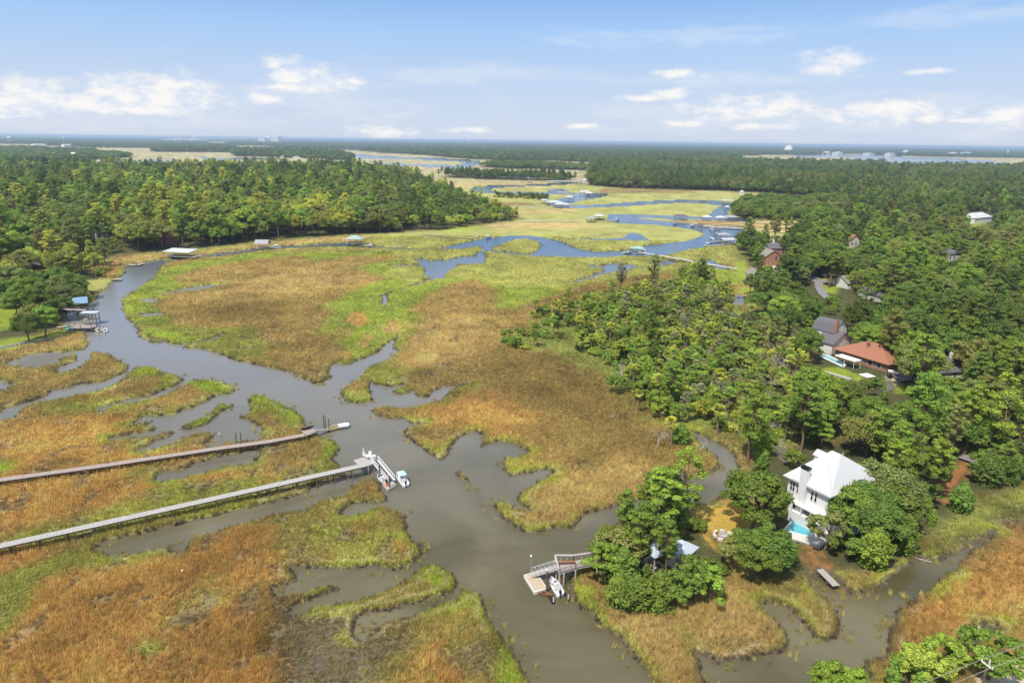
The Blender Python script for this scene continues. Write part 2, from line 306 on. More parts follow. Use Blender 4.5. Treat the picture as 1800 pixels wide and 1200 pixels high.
# grass and ground colours as they are in daylight (albedo)
BR = (.375, .275, .095); OR = (.50, .315, .10); GR = (.315, .305, .072); BG = (.34, .39, .06); OL = (.36, .295, .09); PA = (.40, .34, .17); TAN = (.46, .34, .13)
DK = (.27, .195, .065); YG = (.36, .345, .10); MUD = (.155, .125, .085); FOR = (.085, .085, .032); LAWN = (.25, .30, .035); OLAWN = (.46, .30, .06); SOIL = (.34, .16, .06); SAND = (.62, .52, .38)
# (colour, grass density, grass height, edge softness in metres, polygon)
ZONES = [
 (YG, .9, .6, 22, "-300,447 300,449 620,440 1000,452 1240,470 1320,470 1420,420 2300,430 2300,328 1000,324 600,330 -300,330"),
 (PA, .6, .5, 60, "-900,316 0,310 700,318 850,322 1000,322 1300,340 2700,340 2700,0 -900,0"),
 ((.30, .335, .06), 1, .7, 4, "210,515 300,468 450,445 850,440 1160,454 1240,470 1310,480 1310,500 1200,505 940,562 850,568 735,640 560,682 300,618 205,565"),
 (YG, 1, .6, 5, "690,445 850,440 1160,455 1240,468 1160,486 1060,495 960,510 880,505 840,485 720,500 690,480"),
 (BR, 1, .8, 2.5, "300,492 337,475 400,463 450,456 525,449 552,460 625,450 712,449 680,460 625,470 640,478 690,490 650,500 605,520 560,542 590,544 570,570 560,585 590,592 605,612 628,624 600,638 575,655 560,676 510,655 470,640 450,630 470,612 440,592 420,576 375,580 292,572 292,556 267,540 280,520 330,508"),
 (TAN, 1, .8, 9, "400,490 560,470 640,480 600,505 500,520 400,520"), (DK, 1, .8, 6, "330,540 460,530 520,548 480,566 380,560"),
 (OR, 1, .8, 1.2, "606,562 628,545 645,558 642,572 618,573"), (BR, 1, .8, 1.5, "672,578 690,563 706,570 694,588"), (TAN, 1, .8, 1.5, "628,608 645,588 655,595 642,615"), (BR, 1, .8, 2, "592,578 616,575 618,588 600,598"),
 (BR, 1, .8, 2.5, "722,547 742,525 782,502 840,490 875,512 870,540 905,545 940,527 965,525 1000,508 1050,497 1150,482 1184,483 1180,520 1300,700 1300,800 1190,830 1176,845 1165,866 1020,912 925,935 880,930 860,890 950,840 932,797 880,778 850,785 800,770 740,742 650,725 780,700 690,672 650,660 680,640 700,615 720,590 740,560"),
 (TAN, 1, .8, 7, "742,560 860,556 900,600 850,640 740,640 712,600"), (DK, 1, .8, 9, "850,600 1080,640 1160,720 1190,790 1120,800 1000,740 880,700"), (OR, 1, .8, 6, "780,690 880,700 930,740 860,765 760,730"), (TAN, 1, .9, 3, "930,850 1100,800 1165,845 1150,870 1020,905 930,920"),
 (DK, 1, .8, 4, "950,530 1010,508 1140,484 1180,488 1140,505 1040,530 960,545"),
 (GR, 1, .7, 2, "648,655 690,640 720,650 700,668 740,690 700,715 660,690"), (GR, .8, .6, 2, "755,700 790,682 850,668 860,676 810,690 780,712"),
 (BG, 1, .8, 1.2, "597,691 612,684 650,690 660,706 635,714 608,706"), (TAN, 1, 1, 1, "610,680 640,672 648,690 622,694"),
 (GR, 1, .7, 1.5, "205,545 240,570 330,572 375,582 450,577 470,610 440,636 380,618 330,603 255,590"), (BG, 1, .7, 1.2, "245,574 330,588 350,600 300,606 258,590"),
 (TAN, 1, 1, 1.2, "420,628 475,638 545,655 575,655 562,680 500,658 425,638"),
 (OL, 1, .7, 2, "0,655 120,650 60,690 0,700"), (BR, 1, .8, 3, "-60,625 60,655 160,650 200,632 225,645 190,665 110,685 0,722 -60,735"), (TAN, 1, .8, 2, "90,595 150,590 156,605 120,618 60,625 0,632 0,615"),
 (GR, 1, .8, 1.2, "215,660 240,646 285,652 322,668 300,690 255,692 240,672"), (BG, 1, .9, .8, "234,652 262,645 282,652 276,662 240,660"), (BR, 1, .8, 1.2, "150,722 225,690 262,660 285,672 250,705"),
 (BG, 1, .9, .8, "312,676 345,667 375,668 412,680 412,690 372,692 330,676"), (BG, 1, .9, .6, "305,762 330,748 365,732 385,710 412,708 412,716 395,724 380,738 340,760"),
 (OR, 1, .8, 4, "0,800 40,735 180,725 240,745 200,775 260,790 230,805 0,835"), (BG, 1, .7, 1, "-20,812 30,812 20,828 -20,836"), (GR, 1, .7, 3, "100,706 250,703 240,722 160,728 60,735"),
 (GR, 1, .8, 1.2, "430,700 470,696 540,738 520,755 450,768 440,745 420,737"), (BG, 1, .9, .8, "436,696 475,698 538,738 522,742 465,716 440,712"), (BR, 1, .8, 1, "445,728 480,730 500,755 460,760"),
 (OR, 1, .9, 3, "-40,850 200,812 330,800 350,810 270,835 280,850 200,890 0,940 -40,940"), (OL, 1, .7, 1.5, "205,835 290,800 300,812 225,860"), (OR, 1, .9, 1, "305,796 360,780 382,764 385,770 365,790 340,808"),
 (GR, .9, .7, 2, "-60,965 100,918 250,880 290,850 450,815 460,785 560,770 605,785 610,822 560,845 450,882 260,925 60,965"), (OR, 1, .8, 2, "340,840 420,820 440,830 360,858"), (BR, 1, .8, 2, "455,790 540,772 575,785 560,815 470,845 450,820"), (BG, 1, .9, .8, "560,770 602,780 604,795 580,803 560,815 575,785"),
 (OL, 1, .6, 2, "440,915 480,905 560,880 690,895 720,925 745,972 720,1000 660,1000 520,1000 530,1020 480,1040 440,1000"), (GR, .8, .6, 2.5, "540,920 640,915 700,940 650,975 560,960"), (OR, 1, .9, .8, "700,952 722,948 738,962 728,978 705,970"), (OR, 1, .9, 1, "618,925 640,920 635,935 618,945"), (OR, 1, .9, .8, "463,1000 490,995 488,1025 470,1030"),
 (BG, 1, .9, .8, "737,993 775,993 808,1022 795,1045 765,1045 740,1015"), (OL, 1, .7, 1, "505,1072 560,1056 640,1050 700,1025 745,1012 760,1048 700,1070 620,1078 520,1086"),
 (OL, 1, .9, 1.5, "600,1210 640,1120 700,1090 800,1055 850,1045 880,1110 940,1210"), (BG, 1, 1, .8, "803,1035 845,1042 860,1076 840,1072 815,1060"), (OR, 1, .9, 1.2, "745,1140 778,1130 790,1160 820,1180 815,1210 770,1210 750,1170"), (OR, 1, .9, 1, "720,1170 745,1160 740,1210 715,1210"), (BG, 1, .9, 1.2, "862,1130 890,1140 945,1215 880,1215"),
 (MUD, .55, .45, 2.5, "470,1062 510,1065 520,1086 600,1080 632,1090 625,1125 720,1110 700,1150 620,1210 500,1230 470,1150"), (MUD, .4, .4, 2, "790,1150 850,1140 860,1170 820,1180"),
 (OR, 1, .9, 2.2, "-60,1150 60,1020 140,1000 310,978 330,955 420,925 470,930 490,1010 465,1060 470,1120 490,1210 450,1330 -60,1330"), (GR, 1, .6, 1.5, "-60,1010 60,985 150,960 170,985 300,975 150,1000 75,1018 20,1110 -30,1130"), (OR, 1, .8, 1.2, "-60,985 0,965 90,955 80,985 20,1005 -60,1020"), (GR, .7, .5, 1.2, "220,1140 270,1125 290,1145 250,1160"),
 (OL, .8, .5, 2, "285,1070 330,1035 370,1020 430,1040 380,1060 320,1085 300,1110"), (MUD, .4, .4, 1.2, "420,1060 440,1030 460,1030 450,1060 410,1085"),
 (TAN, 1, .9, 2, "1015,1005 1060,1080 1130,1170 1160,1300 1300,1300 1240,1200 1240,1150 1390,1140 1390,1060 1330,1030 1060,1075 1080,1000"), (BG, 1, 1, 1.5, "1000,1030 1040,1035 1055,1080 1025,1075"), (GR, 1, .9, 1.6, "1010,1055 1050,1085 1095,1122 1150,1200 1170,1300 1130,1300 1095,1130 1040,1090"), (OL, .9, .8, 1, "1190,1110 1230,1100 1240,1140 1205,1155"), (OL, 1, .9, 1.5, "1330,1030 1430,1015 1475,1080 1475,1115 1440,1128 1400,1090"),
 (OL, .9, .7, 1.5, "1480,1025 1540,1010 1600,985 1620,985 1540,1042 1490,1048"), ((.34, .35, .085), 1, .8, 2.5, "1590,1000 1650,905 1800,850 2100,850 2100,890 1800,930 1640,1000"), (MUD, .3, .5, 2, "1650,965 1720,945 1780,900 1900,870 1900,900 1760,950 1690,990"),
 (OR, 1, .9, 2, "1690,1000 1800,930 2200,880 2200,1130 1760,1110 1700,1130 1560,1165 1520,1180 1575,1075 1640,1035"), (OL, 1, .9, 1.2, "1545,1075 1580,1072 1590,1110 1570,1160 1520,1180 1540,1120"), (OL, 1, .9, 2, "1780,1060 2200,1010 2200,1150 1780,1150"),
 (DK, 0, 0, 4, "1085,330 1180,333 1245,337 1200,340 1120,340 1050,338 1060,331"), (TAN, .5, .5, 6, "845,391 1035,391 1045,402 860,404"), (TAN, .5, .5, 6, "900,372 1000,365 1015,372 910,379"), (DK, .5, .5, 5, "850,354 940,356 945,362 850,362"), (TAN, .5, .4, 4, "1150,388 1280,386 1420,390 1415,414 1300,398"), (TAN, .5, .5, 8, "540,330 1000,330 840,322"),
 (TAN, .8, .7, 5, "170,455 200,448 285,445 290,452 230,462 180,470"), (TAN, .8, .7, 3, "330,447 440,432 560,418 650,414 640,424 520,430 430,438 350,448"),
 (BG, .9, .6, 1.5, "922,582 960,572 1015,588 1010,600 960,604 925,602"), (LAWN, .7, .6, 1, "985,602 1010,598 1020,612 990,612"), (LAWN, .4, .4, .8, "1012,636 1030,634 1028,645 1015,644"),
 # upland
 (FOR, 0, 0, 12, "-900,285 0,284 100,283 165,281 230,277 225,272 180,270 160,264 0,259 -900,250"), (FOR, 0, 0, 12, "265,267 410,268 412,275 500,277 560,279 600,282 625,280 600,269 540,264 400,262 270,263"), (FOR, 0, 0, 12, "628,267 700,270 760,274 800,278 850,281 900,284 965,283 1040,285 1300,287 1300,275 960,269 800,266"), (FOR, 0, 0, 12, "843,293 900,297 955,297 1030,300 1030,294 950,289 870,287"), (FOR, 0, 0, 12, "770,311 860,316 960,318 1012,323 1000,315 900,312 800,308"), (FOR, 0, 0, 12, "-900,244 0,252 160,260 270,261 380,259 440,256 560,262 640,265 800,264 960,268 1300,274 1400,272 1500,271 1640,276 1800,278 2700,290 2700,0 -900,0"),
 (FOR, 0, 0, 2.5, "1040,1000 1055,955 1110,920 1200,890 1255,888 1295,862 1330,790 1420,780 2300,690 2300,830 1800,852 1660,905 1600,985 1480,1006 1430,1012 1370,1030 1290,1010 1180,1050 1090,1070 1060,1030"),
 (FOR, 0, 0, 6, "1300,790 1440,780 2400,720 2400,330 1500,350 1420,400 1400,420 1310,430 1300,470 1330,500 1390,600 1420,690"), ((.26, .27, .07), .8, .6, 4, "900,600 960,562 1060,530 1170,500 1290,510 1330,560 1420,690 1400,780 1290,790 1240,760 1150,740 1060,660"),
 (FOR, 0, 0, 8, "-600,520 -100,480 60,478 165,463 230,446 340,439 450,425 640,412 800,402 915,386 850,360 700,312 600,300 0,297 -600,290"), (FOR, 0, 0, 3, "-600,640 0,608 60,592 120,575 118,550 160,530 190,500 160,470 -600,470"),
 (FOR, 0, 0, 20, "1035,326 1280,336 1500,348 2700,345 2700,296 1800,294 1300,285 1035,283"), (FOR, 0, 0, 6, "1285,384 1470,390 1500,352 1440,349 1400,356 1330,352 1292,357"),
 (OLAWN, 0, 0, 1, "1225,902 1262,886 1305,878 1345,895 1335,930 1318,950 1322,1000 1300,1012 1290,985 1265,965 1245,940"), (OLAWN, 0, 0, .8, "1130,945 1165,925 1200,915 1205,935 1150,948"), (SOIL, 0, 0, 1, "1165,990 1190,975 1205,990 1190,1010"), (SOIL, 0, 0, 1, "1405,965 1430,960 1455,990 1440,1003 1420,990"), (SOIL, 0, 0, 1, "1640,850 1690,800 1715,815 1700,840 1665,880"), (YG, .1, .2, 1, "1690,790 1720,785 1715,800 1695,802"), (YG, .2, .2, 1.5, "1780,730 1830,730 1830,790 1785,775"),
 (LAWN, .1, .15, 1.2, "-60,612 -10,598 60,590 115,580 120,586 60,602 20,615 -60,632"), (LAWN, .1, .15, 1.5, "-60,540 30,533 38,552 20,580 -60,590"), (YG, .1, .2, 1.5, "90,492 150,486 200,490 195,503 170,512 100,505"), (LAWN, .1, .15, 2, "-40,475 60,476 60,486 -40,492"), (YG, .1, .2, 1.5, "165,500 195,495 192,512 172,514"),
 (LAWN, 0, 0, 1.5, "1292,460 1310,457 1318,478 1312,492 1296,492 1291,478"), (LAWN, 0, 0, 1.5, "1320,523 1335,528 1345,536 1322,540"), (LAWN, 0, 0, 1.5, "1300,505 1325,508 1322,520 1300,515"), (LAWN, 0, 0, 1.5, "1440,500 1478,501 1470,516 1445,514"), (YG, 0, 0, 1.5, "1430,488 1455,488 1452,494 1432,494"), (LAWN, 0, 0, 2, "1705,390 1730,388 1728,400 1708,402"), (LAWN, 0, 0, 1.2, "1440,648 1475,645 1510,660 1480,668 1450,662"), (LAWN, 0, 0, 1.2, "1495,655 1520,660 1515,672 1495,668"), (SAND, 0, 0, 1, "1562,662 1580,655 1575,680 1562,678"), (LAWN, 0, 0, 1.2, "1570,680 1592,668 1590,690 1572,692"),
 (BG, 0, 0, 3, "780,402 845,397 842,404 790,408"), (SAND, 0, 0, .8, "1720,1195 1745,1172 1850,1140 2100,1130 2100,1330 1700,1330 1705,1230"), (OLAWN, .3, .3, 1.5, "1735,1170 1800,1140 1840,1120 1840,1140 1800,1152 1745,1178"),
 (SAND, 0, 0, 1, "1342,459 1378,462 1374,478 1345,472")]
ZP = [(np.array(c), d, h, bw, poly(s, .4)) for c, d, h, bw, s in ZONES]
FRINGE = np.array((.34, .345, .065))

def ground(X, Y, colour=True):
    """-> water depth-distance (positive in water), colour, grass density, grass height"""
    r = np.hypot(X, Y); a = np.minimum(.3+r*.0022, 6.0)
    fx = 1/(a*3.5+1.0)
    wx = X+a*2.2*(fbm(X*.35+5, Y*.35, 3)-.5)*(r < 900); wy = Y+a*2.2*(fbm(X*.35+50, Y*.35+70, 3)-.5)*(r < 900)
    w = np.full(X.shape, -40.0)
    for p in WP: np.maximum(w, sdist(p, wx, wy, 40.0), out=w)
    for p in LP: np.minimum(w, -sdist(p, wx, wy, 40.0), out=w)
    if not colour: return w
    n1 = fbm(X*.11, Y*.11, 4)-.5; n2 = fbm(X*.5+40, Y*.5, 4)-.5; n3 = fbm(X*.03+9, Y*.03+3, 4)-.5
    c = np.empty(X.shape+(3,)); c[:] = BR; d = np.ones(X.shape); h = np.full(X.shape, .8)
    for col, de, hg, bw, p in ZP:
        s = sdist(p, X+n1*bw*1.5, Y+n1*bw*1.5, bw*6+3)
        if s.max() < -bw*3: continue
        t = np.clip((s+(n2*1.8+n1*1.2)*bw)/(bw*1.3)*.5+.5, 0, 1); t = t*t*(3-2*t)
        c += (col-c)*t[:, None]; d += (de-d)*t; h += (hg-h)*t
    v = 1+.7*n1+.35*n3+.3*n2
    grass = d > .02
    c *= np.clip(v, .45, 1.7)[:, None]**np.where(grass, 1, .5)[:, None]
    t = np.clip((2.6+5*n1-(-w))/1.6, 0, 1)*np.clip(.45+3.2*n1+1.6*n3, 0, .85)*(w < 0)*(r < 700)*(d > .3)   # greener grass along the creeks
    c += (FRINGE*np.clip(v, .6, 1.3)[:, None]-c)*t[:, None]
    near = np.clip((330-r)/120, 0, 1)*(d > .5)
    gap = np.clip((fbm(X*.30+11, Y*.22+4, 4)-.635)/.05, 0, 1)*near*np.clip(-w*.3, 0, 1)*np.clip((-12-X)/10, 0, 1)*.8   # bare wet gaps in the grass
    c += (np.array(MUD)*.9-c)*(gap*.75)[:, None]; d = d*(1-.85*gap)
    cr_ = np.clip(1-np.abs(fbm(X*.055+70, Y*.055+20, 4)-.5)/.012, 0, 1)*near*np.clip(-w*.2, 0, 1); c *= (1-.4*cr_)[:, None]; h = h*(1-.45*cr_)   # small drainage runs
    wr = np.exp(-((-w-1.3-2.2*(fbm(X*.05, Y*.05+60, 3)-.4))/.35)**2)*np.clip((fbm(X*.08+90, Y*.08, 3)-.56)*8, 0, .55)*near; c += (np.array((.55, .47, .30))-c)*wr[:, None]; h = h*(1-.6*wr)   # stranded straw
    t = np.clip((w+.85)/.6, 0, 1)*(r < 500); c += (np.array(MUD)*.8-c)*t[:, None]                    # wet mud at the edge
    return w, np.clip(c, .004, .8), d, h
# ------------------------------------------------------------------ terrain sheet, fine near the viewpoint and coarse towards the horizon
rr = [0.5, 15., 30.]
while rr[-1] < 60000: rr.append(rr[-1]+min(max(.12, rr[-1]**2/(H*520)), rr[-1]*.2))
rr = np.array(rr)
th = np.concatenate([np.arange(-100, -40, 1.5), np.arange(-40, 40, .105), np.arange(40, 101, 1.5)])*math.pi/180
RR, TT = np.meshgrid(rr, th, indexing='ij'); TX, TY = (RR*np.sin(TT)).ravel(), (RR*np.cos(TT)).ravel()
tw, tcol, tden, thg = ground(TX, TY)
trr = np.hypot(TX, TY)
bumpz = (fbm(TX*.7, TY*.7, 4)-.5)*.35*(trr < 500)+(fbm(TX*2.3, TY*2.3, 2)-.5)*.22*(trr < 220)
tz = np.where(tw > 0, -np.minimum(tw*.25, .9)-.02, np.minimum(-tw*.45, .42)+bumpz*np.clip(-tw, 0, 1))
up = np.clip((0.092-tcol[:, 1])/.03, 0, 1)*(tden < .3)*np.clip(-tw*.2, 0, 1)
tz += up*.5
def grid_mesh(name, X, Y, Z, nr, nc):
    me = bpy.data.meshes.new(name); n = nr*nc; me.vertices.add(n)
    me.vertices.foreach_set('co', np.stack([X, Y, Z], -1).astype(np.float32).ravel())
    i = np.arange(nr-1)[:, None]*nc+np.arange(nc-1)[None]; q = np.stack([i, i+1, i+nc+1, i+nc], -1).reshape(-1, 4)[:, ::-1]
    me.loops.add(q.size); me.loops.foreach_set('vertex_index', q.astype(np.int32).ravel())
    me.polygons.add(len(q)); me.polygons.foreach_set('loop_start', np.arange(0, q.size, 4, dtype=np.int32))
    me.update(); me.validate(); me.shade_smooth(); return me
tme = grid_mesh('marsh_ground', TX, TY, tz, len(rr), len(th))
ca = tme.color_attributes.new('Col', 'FLOAT_COLOR', 'POINT'); ca.data.foreach_set('color', np.concatenate([tcol, np.ones((len(tcol), 1))], 1).astype(np.float32).ravel())
gm = bpy.data.materials.new('marsh_ground'); gm.use_nodes = True; t = gm.node_tree; b = t.nodes['Principled BSDF']
b.inputs['Roughness'].default_value = .9; b.inputs['Specular IOR Level'].default_value = .15
at = t.nodes.new('ShaderNodeAttribute'); at.attribute_name = 'Col'; geo = t.nodes.new('ShaderNodeNewGeometry')
n1 = t.nodes.new('ShaderNodeTexNoise'); n1.inputs['Scale'].default_value = 1.9; n1.inputs['Detail'].default_value = 6; n1.inputs['Roughness'].default_value = .7
t.links.new(geo.outputs['Position'], n1.inputs['Vector'])
mr = t.nodes.new('ShaderNodeMapRange'); t.links.new(n1.outputs[0], mr.inputs[0]); mr.inputs[1].default_value = .3; mr.inputs[2].default_value = .7; mr.inputs[3].default_value = .72; mr.inputs[4].default_value = 1.25
mx = t.nodes.new('ShaderNodeVectorMath'); mx.operation = 'SCALE'; t.links.new(at.outputs['Color'], mx.inputs[0]); t.links.new(mr.outputs[0], mx.inputs['Scale'])
t.links.new(mx.outputs[0], b.inputs['Base Color'])
bp = t.nodes.new('ShaderNodeBump'); bp.inputs['Strength'].default_value = .8; bp.inputs['Distance'].default_value = .5; t.links.new(n1.outputs[0], bp.inputs['Height']); t.links.new(bp.outputs[0], b.inputs['Normal'])
tme.materials.append(gm); to = bpy.data.objects.new('marsh_ground', tme); COL.objects.link(to); tag(to, kind='structure')

# ------------------------------------------------------------------ tidal water: muddy, with a light ripple
wm = bpy.data.materials.new('tidal_water'); wm.use_nodes = True; t = wm.node_tree; b = t.nodes['Principled BSDF']
b.inputs['Roughness'].default_value = .06; b.inputs['IOR'].default_value = 1.33; b.inputs['Specular IOR Level'].default_value = .5
geo = t.nodes.new('ShaderNodeNewGeometry')
n1 = t.nodes.new('ShaderNodeTexNoise'); t.links.new(geo.outputs['Position'], n1.inputs['Vector']); n1.inputs['Scale'].default_value = .035; n1.inputs['Detail'].default_value = 4; n1.inputs['Distortion'].default_value = 1.2
ra = t.nodes.new('ShaderNodeValToRGB'); t.links.new(n1.outputs[0], ra.inputs[0])
ra.color_ramp.elements[0].position = .32; ra.color_ramp.elements[0].color = (.076, .065, .029, 1); ra.color_ramp.elements[1].position = .68; ra.color_ramp.elements[1].color = (.155, .133, .074, 1)
# less silt far off; pale mid and blue far tones paint in sky reflection
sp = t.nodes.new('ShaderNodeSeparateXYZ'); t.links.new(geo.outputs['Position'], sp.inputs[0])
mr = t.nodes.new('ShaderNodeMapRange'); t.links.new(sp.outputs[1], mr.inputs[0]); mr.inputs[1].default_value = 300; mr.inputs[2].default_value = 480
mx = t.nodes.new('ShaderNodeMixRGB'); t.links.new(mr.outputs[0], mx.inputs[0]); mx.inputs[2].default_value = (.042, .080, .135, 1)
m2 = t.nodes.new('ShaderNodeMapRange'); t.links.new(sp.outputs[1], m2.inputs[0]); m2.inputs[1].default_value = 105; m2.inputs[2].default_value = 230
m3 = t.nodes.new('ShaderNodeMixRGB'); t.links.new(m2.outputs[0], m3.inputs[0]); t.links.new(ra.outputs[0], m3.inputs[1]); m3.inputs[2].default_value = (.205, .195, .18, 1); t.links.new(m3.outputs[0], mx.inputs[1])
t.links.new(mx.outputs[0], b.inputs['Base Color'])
n3 = t.nodes.new('ShaderNodeTexNoise'); mp = t.nodes.new('ShaderNodeMapping'); mp.inputs['Scale'].default_value = (1.0, .3, 1); mp.inputs['Rotation'].default_value = (0, 0, .5); t.links.new(geo.outputs['Position'], mp.inputs[0]); t.links.new(mp.outputs[0], n3.inputs['Vector']); n3.inputs['Scale'].default_value = .045; n3.inputs['Detail'].default_value = 5
rg = t.nodes.new('ShaderNodeMapRange'); t.links.new(n3.outputs[0], rg.inputs[0]); rg.inputs[1].default_value = .4; rg.inputs[2].default_value = .62; rg.inputs[3].default_value = .03; rg.inputs[4].default_value = .16; t.links.new(rg.outputs[0], b.inputs['Roughness'])
n2 = t.nodes.new('ShaderNodeTexNoise'); t.links.new(geo.outputs['Position'], n2.inputs['Vector']); n2.inputs['Scale'].default_value = 1.6; n2.inputs['Detail'].default_value = 3
bp = t.nodes.new('ShaderNodeBump'); bp.inputs['Strength'].default_value = .14; bp.inputs['Distance'].default_value = .35; t.links.new(n2.outputs[0], bp.inputs['Height']); t.links.new(bp.outputs[0], b.inputs['Normal'])
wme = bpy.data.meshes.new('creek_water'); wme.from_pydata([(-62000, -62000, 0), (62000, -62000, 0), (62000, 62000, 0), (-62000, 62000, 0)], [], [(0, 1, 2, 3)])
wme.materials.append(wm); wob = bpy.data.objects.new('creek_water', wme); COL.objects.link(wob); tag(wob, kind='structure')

# ------------------------------------------------------------------ scattered ground cover and far woods: one object each, geometry nodes
def scatter(name, pts, rot, scl, tint, idx, protos, label=None, cat=None):
    n = len(pts); me = bpy.data.meshes.new(name); me.vertices.add(n); me.vertices.foreach_set('co', np.asarray(pts, np.float32).ravel())
    def attr(nm, ty, key, v): me.attributes.new(nm, ty, 'POINT').data.foreach_set(key, np.ascontiguousarray(v).ravel())
    attr('rot', 'FLOAT_VECTOR', 'vector', np.asarray(rot, np.float32)); attr('scl', 'FLOAT_VECTOR', 'vector', np.asarray(scl, np.float32))
    attr('tint', 'FLOAT_COLOR', 'color', np.concatenate([tint, np.ones((n, 1))], 1).astype(np.float32)); attr('idx', 'INT', 'value', np.asarray(idx, np.int32))
    o = bpy.data.objects.new(name, me); COL.objects.link(o)
    pc = bpy.data.collections.new(name+'_kinds')
    for i, p in enumerate(protos): p.name = f'{name}_kind_{i:02d}'; pc.objects.link(p)
    g = bpy.data.node_groups.new(name, 'GeometryNodeTree')
    g.interface.new_socket('Geometry', in_out='INPUT', socket_type='NodeSocketGeometry'); g.interface.new_socket('Geometry', in_out='OUTPUT', socket_type='NodeSocketGeometry')
    gi, go = g.nodes.new('NodeGroupInput'), g.nodes.new('NodeGroupOutput'); ip = g.nodes.new('GeometryNodeInstanceOnPoints'); ci = g.nodes.new('GeometryNodeCollectionInfo')
    ci.inputs[0].default_value = pc; ci.inputs['Separate Children'].default_value = True; ci.inputs['Reset Children'].default_value = True
    def na(nm, ty):
        a = g.nodes.new('GeometryNodeInputNamedAttribute'); a.data_type = ty; a.inputs[0].default_value = nm
        return [s for s in a.outputs if s.enabled and s.name == 'Attribute'][0]
    l = g.links.new; l(gi.outputs[0], ip.inputs['Points']); l(ci.outputs[0], ip.inputs['Instance']); ip.inputs['Pick Instance'].default_value = True
    l(na('idx', 'INT'), ip.inputs['Instance Index']); l(na('rot', 'FLOAT_VECTOR'), ip.inputs['Rotation']); l(na('scl', 'FLOAT_VECTOR'), ip.inputs['Scale']); l(ip.outputs[0], go.inputs[0])
    mo = o.modifiers.new('scatter', 'NODES'); mo.node_group = g
    return tag(o, label, cat, kind='stuff')
def tint_mat(name, src, transl=.25, rough=.75, var=.35, key='tint', sheen=None):
    """leaf material: colour per object or per instance, a little variation per leaf, light shining through"""
    m = bpy.data.materials.new(name); m.use_nodes = True; t = m.node_tree; b = t.nodes['Principled BSDF']; out = t.nodes['Material Output']
    if src == 'object': a = t.nodes.new('ShaderNodeObjectInfo'); c = a.outputs['Color']
    else: a = t.nodes.new('ShaderNodeAttribute'); a.attribute_type = 'INSTANCER'; a.attribute_name = key; c = a.outputs['Color']
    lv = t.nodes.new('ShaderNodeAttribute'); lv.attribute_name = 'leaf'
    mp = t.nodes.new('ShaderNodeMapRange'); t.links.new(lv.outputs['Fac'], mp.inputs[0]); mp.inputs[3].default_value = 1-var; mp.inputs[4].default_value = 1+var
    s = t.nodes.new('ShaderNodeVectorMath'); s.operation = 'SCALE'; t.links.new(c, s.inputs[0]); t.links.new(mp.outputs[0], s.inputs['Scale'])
    t.links.new(s.outputs[0], b.inputs['Base Color']); b.inputs['Roughness'].default_value = rough; b.inputs['Specular IOR Level'].default_value = .2
    tr = t.nodes.new('ShaderNodeBsdfTranslucent'); t.links.new(s.outputs[0], tr.inputs[0]); mx = t.nodes.new('ShaderNodeMixShader'); mx.inputs[0].default_value = transl
    t.links.new(b.outputs[0], mx.inputs[1]); t.links.new(tr.outputs[0], mx.inputs[2]); t.links.new(mx.outputs[0], out.inputs[0]); return m
def soup(name, V, leaf, m, nv=4):
    """many small separate faces as one mesh; V is (faces*nv, 3)"""
    nf = len(V)//nv; me = bpy.data.meshes.new(name); me.vertices.add(len(V)); me.vertices.foreach_set('co', np.asarray(V, np.float32).ravel())
    me.loops.add(len(V)); me.loops.foreach_set('vertex_index', np.arange(len(V), dtype=np.int32)); me.polygons.add(nf); me.polygons.foreach_set('loop_start', np.arange(0, len(V), nv, dtype=np.int32))
    me.update(); me.attributes.new('leaf', 'FLOAT', 'FACE').data.foreach_set('value', np.asarray(leaf, np.float32)); me.materials.append(m); return me
M['grass'] = tint_mat('marsh_grass', 'inst', .35, .8, .3)
def tuft(seed, n=20):
    g = np.random.default_rng(seed); a = g.uniform(0, 6.283, n); r = np.sqrt(g.random(n))*.55; bx, by = r*np.cos(a), r*np.sin(a)
    l = g.uniform(.55, 1.1, n); la = a+g.normal(0, 1.2, n); ln = g.uniform(.1, .55, n)*l; w = g.uniform(.05, .11, n); wa = g.uniform(0, 6.283, n)
    A = np.stack([bx+w*np.cos(wa), by+w*np.sin(wa), 0*a], -1); B = np.stack([bx-w*np.cos(wa), by-w*np.sin(wa), 0*a], -1); C = np.stack([bx+ln*np.cos(la), by+ln*np.sin(la), l], -1)
    o = bpy.data.objects.new('tuft', soup('tuft', np.stack([A, B, C], 1).reshape(-1, 3), g.random(n), M['grass'], 3)); return o
gx, gy, gs = [], [], []
r = 46.0
while r < 520:
    s = max(.38, r/260.0); k = int(1.52*r/s); a = (np.arange(k)+rng.random(k))/k*1.52-.76
    q = r+rng.random(k)*s; gx.append(q*np.sin(a)); gy.append(q*np.cos(a)); gs.append(np.full(k, s)); r += s
gx, gy, gs = map(np.concatenate, (gx, gy, gs))
gw, gc, gd, gh = ground(gx, gy)
edge = np.clip((-gw+.05)/.5, 0, 1)
keep = (gw < .25) & (rng.random(len(gx)) < gd*np.clip((.1-gw)/.7, .12, 1)) & (gd > .05)
